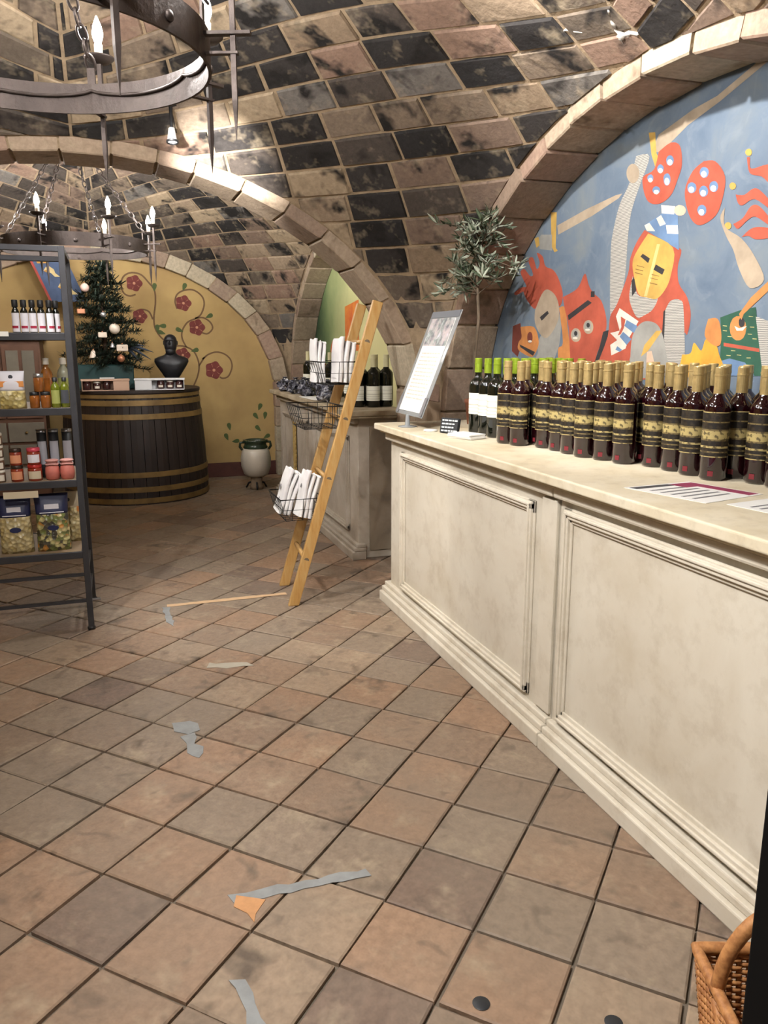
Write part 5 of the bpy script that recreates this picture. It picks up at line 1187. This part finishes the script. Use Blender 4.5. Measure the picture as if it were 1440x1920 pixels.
# rose vines on the yellow wall
plain('vine_paint', (112, 84, 56), .8); plain('rose_paint', (122, 56, 50), .8, var=.25, scale=30); plain('rose_heart', (196, 140, 110), .8); plain('leaf_paint', (78, 92, 50), .8)
for l in VINES:
    P = smooth_path(l); b = MB(); vs = []
    for i, p in enumerate(P):
        t_ = (P[min(i + 1, len(P) - 1)] - P[max(i - 1, 0)]).normalized(); nrm = Vector((-t_.y, t_.x)) * .0075
        vs += [(p.x + nrm.x, -.0012, p.y + nrm.y), (p.x - nrm.x, -.0012, p.y - nrm.y)]
    b.add(vs, [(2 * i, 2 * i + 1, 2 * i + 3, 2 * i + 2) for i in range(len(P) - 1)]).build('painted_vine', 'vine_paint', wall_back, (0, YF, 0))
for x, z, r in ROSES:
    b = MB(); n = 30
    b.add([(x + r * (1 + .10 * math.cos(5 * 2 * PI * i / n)) * math.cos(2 * PI * i / n), -.0020, z + r * (1 + .10 * math.cos(5 * 2 * PI * i / n)) * math.sin(2 * PI * i / n)) for i in range(n)], [tuple(range(n))])
    o = b.build('painted_rose', 'rose_paint', wall_back, (0, YF, 0))
    b = MB(); b.add([(x + r * .18 * math.cos(2 * PI * i / 10), -.0026, z + r * .18 * math.sin(2 * PI * i / 10)) for i in range(10)], [tuple(range(10))]); b.build('rose_heart', 'rose_heart', o)
    b = MB()
    for k in range(5):
        a = 2 * PI * (k + .5) / 5; b.add([(x + r * (.3 * math.cos(a) - .02 * math.sin(a)), -.0026, z + r * (.3 * math.sin(a) + .02 * math.cos(a))), (x + r * (.8 * math.cos(a) - .03 * math.sin(a)), -.0026, z + r * (.8 * math.sin(a) + .03 * math.cos(a))), (x + r * (.8 * math.cos(a) + .03 * math.sin(a)), -.0026, z + r * (.8 * math.sin(a) - .03 * math.cos(a)))], [(0, 1, 2)])
    b.build('petal_line', 'rose_heart', o)
rng = random.Random(9)
for x, z in LEAVES:
    a = rng.uniform(0, PI); l, w = .042, .018
    P = [(math.cos(t_) * l * .9, math.sin(t_) * w + .006 * math.sin(2 * t_)) for t_ in [2 * PI * i / 12 for i in range(12)]]
    MB().add([(x + p * math.cos(a) - q * math.sin(a), -.0022, z + p * math.sin(a) + q * math.cos(a)) for p, q in P], [tuple(range(12))]).build('painted_leaf', 'leaf_paint', wall_back, (0, YF, 0))
# orange paintings on the green wall
plain('paint_glow', (226, 140, 60), .8, rgb2=(206, 92, 50), scale=6)
def gpoly(nm, pts, mat, d=.0012): MB().add([(-d, y, z) for y, z in pts], [tuple(range(len(pts)))]).build(nm, mat, wall_green, (XW2, 0, 0))
gpoly('painted_flag', [(6.62, 1.24), (6.62, 1.60), (6.22, 1.64), (6.22, 1.24)], 'paint_glow')
gpoly('painted_fruit', [(6.98 + .13 * math.cos(2 * PI * i / 16), 1.20 + .13 * math.sin(2 * PI * i / 16)) for i in range(16)], 'paint_glow')

# ------------------------------------------------------------------ banner by the chandelier
plain('banner_blue', (84, 100, 132), .9, var=.25, scale=10); plain('banner_red', (160, 70, 60), .9); plain('banner_bird', (214, 192, 140), .9); plain('banner_ochre', (190, 140, 70), .9)
bn = tag(empty('banner', (-.60, 7.62, 2.02)), 'blue cloth banner with pale bird figures and red border on the yellow wall', 'banner')
ax_, dn = Vector((.44, 0, .015)).normalized(), Vector((.13, 0, -.33)).normalized()
def bpt(u, v, off=0): return ax_ * (u * .29) + dn * (v * .40) + Vector((0, .012 * math.sin(u * 7 + v * 3) - off, 0))
b = MB(); b.grid(lambda u, v: tuple(bpt(u, v)), 14, 14); b.grid(lambda u, v: tuple(bpt(u, v, -.004)), 14, 14); b.build('cloth', 'banner_blue', bn)
MB().grid(lambda u, v: tuple(bpt(-.02 + u * .07, v, .002)), 2, 14).build('red_border', 'banner_red', bn)
for cu, cv, sc in ((.40, .30, .9), (.62, .66, 1.1)):
    P = [(-.20, .02), (-.08, -.10), (.05, -.12), (.14, -.02), (.13, .10), (.22, .22), (.06, .22), (.0, .10), (-.10, .07)]
    MB().add([tuple(bpt(cu + p * sc, cv + q * sc * .75, .003)) for p, q in P], [tuple(range(len(P)))]).build('bird_figure', 'banner_bird', bn)
    MB().add([tuple(bpt(cu + p * sc, cv + q * sc * .75, .004)) for p, q in ((-.20, .02), (-.06, -.02), (-.04, .06), (-.14, .07))], [(0, 1, 2, 3)]).build('bird_beak', 'banner_ochre', bn)
MB().add([tuple(bpt(u, v, .003)) for u, v in ((.15, .02), (.42, .02), (.42, .15), (.15, .15))], [(0, 1, 2, 3)]).build('ochre_patch', 'banner_ochre', bn)
MB().tube([tuple(bpt(-.08, -.005)), tuple(bpt(1.06, -.005))], .010, 8).build('pole', 'fir_wood', bn)
for u in (.02, .96): MB().tube([tuple(bpt(u, 0)), tuple(bpt(u, 0) + Vector((0, .27, .02)))], .004, 6).build('wall_hook', 'dark_wire', bn)

# ------------------------------------------------------------------ cabinet behind the shelf
plain('cabinet_wood', (104, 70, 50), .6, var=.35, scale=8); plain('cabinet_panel', (116, 108, 94), .6, var=.25, scale=5)
cb = tag(empty('wooden_cabinet', (-1.02, 7.60, 0)), 'brown wooden cabinet with grey panel doors seen through the shelf', 'cabinet')
MB().box((0, .05, .66), (.92, .40, 1.32)).build('carcass', 'cabinet_wood', cb, bevel=.004)
for k in range(3):
    d_ = MB().box((.30 - .30 * k, -.16, .98), (.285, .022, .62)).build('door', 'cabinet_wood', cb, bevel=.003)
    for sx in (-1, 1): MB().box((.30 - .30 * k + sx * .062, -.174, .98), (.095, .010, .52)).build('door_panel', 'cabinet_panel', d_, bevel=.002)
    MB().lathe([(.008, 0), (.012, .014), (0, .02)], 10, M=Matrix.Translation((.30 - .30 * k, -.171, .96)) @ Matrix.Rotation(PI / 2, 4, 'X')).build('knob', 'brass_hoop', d_)
for k in range(3):
    for j in range(3):
        q = MB().box((.30 - .30 * k, -.16, .55 - .19 * j), (.285, .022, .165)).build('drawer', 'cabinet_panel', cb, bevel=.003)
        MB().lathe([(.008, 0), (.012, .014), (0, .02)], 10, M=Matrix.Translation((.30 - .30 * k, -.171, .55 - .19 * j)) @ Matrix.Rotation(PI / 2, 4, 'X')).build('knob', 'brass_hoop', q)
MB().box((0, .04, 1.335), (.98, .45, .03)).build('cornice', 'cabinet_wood', cb, bevel=.006)

# ------------------------------------------------------------------ glazed vase on its stand
plain('cream_glaze', (206, 196, 180), .35, var=.2, scale=4, coat=.2); plain('green_glaze', (48, 62, 46), .25, coat=.5, var=.3)
va = tag(empty('glazed_vase', (1.19, 7.12, 0)), 'cream vase with dark green glazed rim at the far end of the weathered counter', 'vase')
MB().lathe([(.075, .115), (.11, .14), (.133, .21), (.136, .28), (.125, .345), (.105, .375)], 28).build('vase_body', 'cream_glaze', va)
MB().lathe([(.106, .373), (.112, .385), (.102, .40), (.098, .42), (.112, .435), (.112, .45), (.095, .45), (.085, .43), (.085, .39), (0, .385)], 28, cap=False).build('green_rim', 'green_glaze', va)
for sx in (-1, 1): MB().tube([(sx * .10, 0, .43), (sx * .135, 0, .425), (sx * .14, 0, .39), (sx * .12, 0, .36)], .012, 8).build('handle', 'green_glaze', va)
MB().lathe([(.06, 0), (.06, .03), (.05, .05), (.055, .115), (0, .116)], 20).build('stand_column', 'stone', va)
for k in range(3):
    a = 2 * PI * k / 3 + .4; MB().tube([(.03 * math.cos(a), .03 * math.sin(a), .07), (.08 * math.cos(a), .08 * math.sin(a), .05), (.105 * math.cos(a), .105 * math.sin(a), .008)], [.010, .009, .008], 8).build('stand_foot', 'dark_wire', va)

# ------------------------------------------------------------------ wicker basket and black post near the viewer
s = NT('wicker'); v = s.coords('Object', (1, 1, 1), False); s.inp(s.b, 'Base Color', s.ramp(s.noise(v, 60, 3), [(.35, lin((196, 138, 84))), (.65, lin((150, 96, 54)))])); s.inp(s.b, 'Roughness', .55)
wb = tag(empty('wicker_basket', (1.03, .885, 0), R(-20)), 'woven wicker shopping basket at the lower right corner of the photo', 'basket')
BW, BD, BHH = .23, .19, .205
def wall_pt(s_, z):
    k = .80 + .20 * z / BHH; per = s_ % 1.0; w, d = BW * k / 2, BD * k / 2; n = 4 * per; i = int(n); f = n - i
    c = [(-w, -d), (w, -d), (w, d), (-w, d)]; p, q = c[i % 4], c[(i + 1) % 4]; return (p[0] + (q[0] - p[0]) * f, p[1] + (q[1] - p[1]) * f, z)
nrow = 26
wv = MB()
for r_ in range(nrow):
    z = .006 + (BHH - .02) * r_ / (nrow - 1); pts = []
    for i in range(96):
        x, y, zz = wall_pt(i / 96, z); o = .0035 * (1 if (i // 2 + r_) % 2 else -1); l = math.hypot(x, y); pts.append((x + o * x / l, y + o * y / l, zz))
    wv.tube(pts, .0042, 5, closed=True)
wv.build('weave', 'wicker', wb)
for i in range(48):
    a, b_ = wall_pt(i / 48, 0), wall_pt(i / 48, BHH - .004); MB().tube([a, b_], .0028, 5).build('stake', 'wicker', wb)
MB().tube([wall_pt(i / 64, BHH) for i in range(64)], .011, 8, closed=True).build('rim', 'wicker', wb)
MB().tube([(BW / 2 * math.cos(t_) * .98, .0, BHH - .01 + .17 * math.sin(t_)) for t_ in [PI * i / 20 for i in range(21)]], .0125, 10).build('handle', 'wicker', wb)
MB().box((0, 0, .004), (BW * .78, BD * .78, .006)).build('bottom', 'wicker', wb)
for sx in (-1, 1): MB().tube([(sx * BW * .49, 0, BHH - .02), (sx * BW * .46, -BD * .25, BHH * .55), (sx * BW * .42, -BD * .40, BHH * .2)], [.011, .009, .006], 8).build('handle_brace', 'wicker', wb)
plain('matt_black', (5, 5, 6), .8, spec=.2)
pf = tag(empty('black_post', (.778, .705, 0)), 'matt black upright post at the lower right edge of the photo', 'post')
MB().box((.035, 0, .48), (.07, .05, .96)).build('upright', 'matt_black', pf, bevel=.004)
MB().box((.05, 0, .006), (.16, .16, .012)).build('foot_plate', 'matt_black', pf, bevel=.003)
MB().box((.035, 0, .965), (.076, .056, .012)).build('end_cap', 'matt_black', pf, bevel=.002)

# ------------------------------------------------------------------ marks on the floor
plain('grey_tape', (150, 152, 152), .7, var=.2, scale=25); plain('tape_residue', (206, 152, 104), .8, var=.2, scale=25); plain('pale_scuff', (186, 178, 162), .9, var=.2); plain('drain_black', (36, 38, 42), .5); plain('orange_line', (206, 172, 134), .8)
def patch(nm, pts, mat, seed, rough=.006, zz=0):
    rng = random.Random(seed); P = []
    for i in range(len(pts)):
        a, b_ = Vector(pts[i]), Vector(pts[(i + 1) % len(pts)]); n = max(1, int((b_ - a).length / .03))
        for k in range(n): q = a.lerp(b_, k / n); P.append((q.x + rng.uniform(-rough, rough), q.y + rng.uniform(-rough, rough)))
    MB().prism(P, .0013, .0024 + zz).build(nm, mat, floor)
patch('tape_strip', [(.185, 1.700), (.30, 1.700), (.53, 1.690), (.525, 1.662), (.40, 1.668), (.26, 1.668), (.20, 1.66)], 'grey_tape', 1)
patch('tape_residue', [(.195, 1.69), (.25, 1.675), (.26, 1.655), (.232, 1.62), (.225, 1.59), (.215, 1.63), (.19, 1.66)], 'tape_residue', 2, zz=.0004)
patch('tape_strip', [(.150, 1.44), (.182, 1.43), (.195, 1.36), (.205, 1.20), (.165, 1.20), (.165, 1.35)], 'grey_tape', 3)
patch('tape_scrap', [(.125, 2.665), (.19, 2.655), (.20, 2.58), (.165, 2.56), (.13, 2.60)], 'grey_tape', 4, .012)
patch('tape_scrap', [(.135, 2.54), (.18, 2.55), (.195, 2.45), (.185, 2.39), (.165, 2.40), (.16, 2.47)], 'grey_tape', 5, .012)
patch('tape_scrap', [(.30, 3.15), (.46, 3.105), (.47, 3.07), (.36, 3.08), (.28, 3.11)], 'pale_scuff', 6, .012)
patch('tape_scrap', [(.165, 3.95), (.20, 3.95), (.205, 3.72), (.19, 3.66), (.175, 3.70)], 'grey_tape', 7, .008)
patch('floor_line', [(.19, 3.985), (.50, 3.99), (.80, 3.99), (.80, 3.955), (.50, 3.95), (.19, 3.95)], 'orange_line', 8, .003)
for x, y in ((.620, 1.218), (.845, 1.093)):
    MB().lathe([(0, .0022), (.0165, .0022), (.018, .0012)], 20, cap=False).build('floor_plug', 'drain_black', floor, (x, y, .0005))
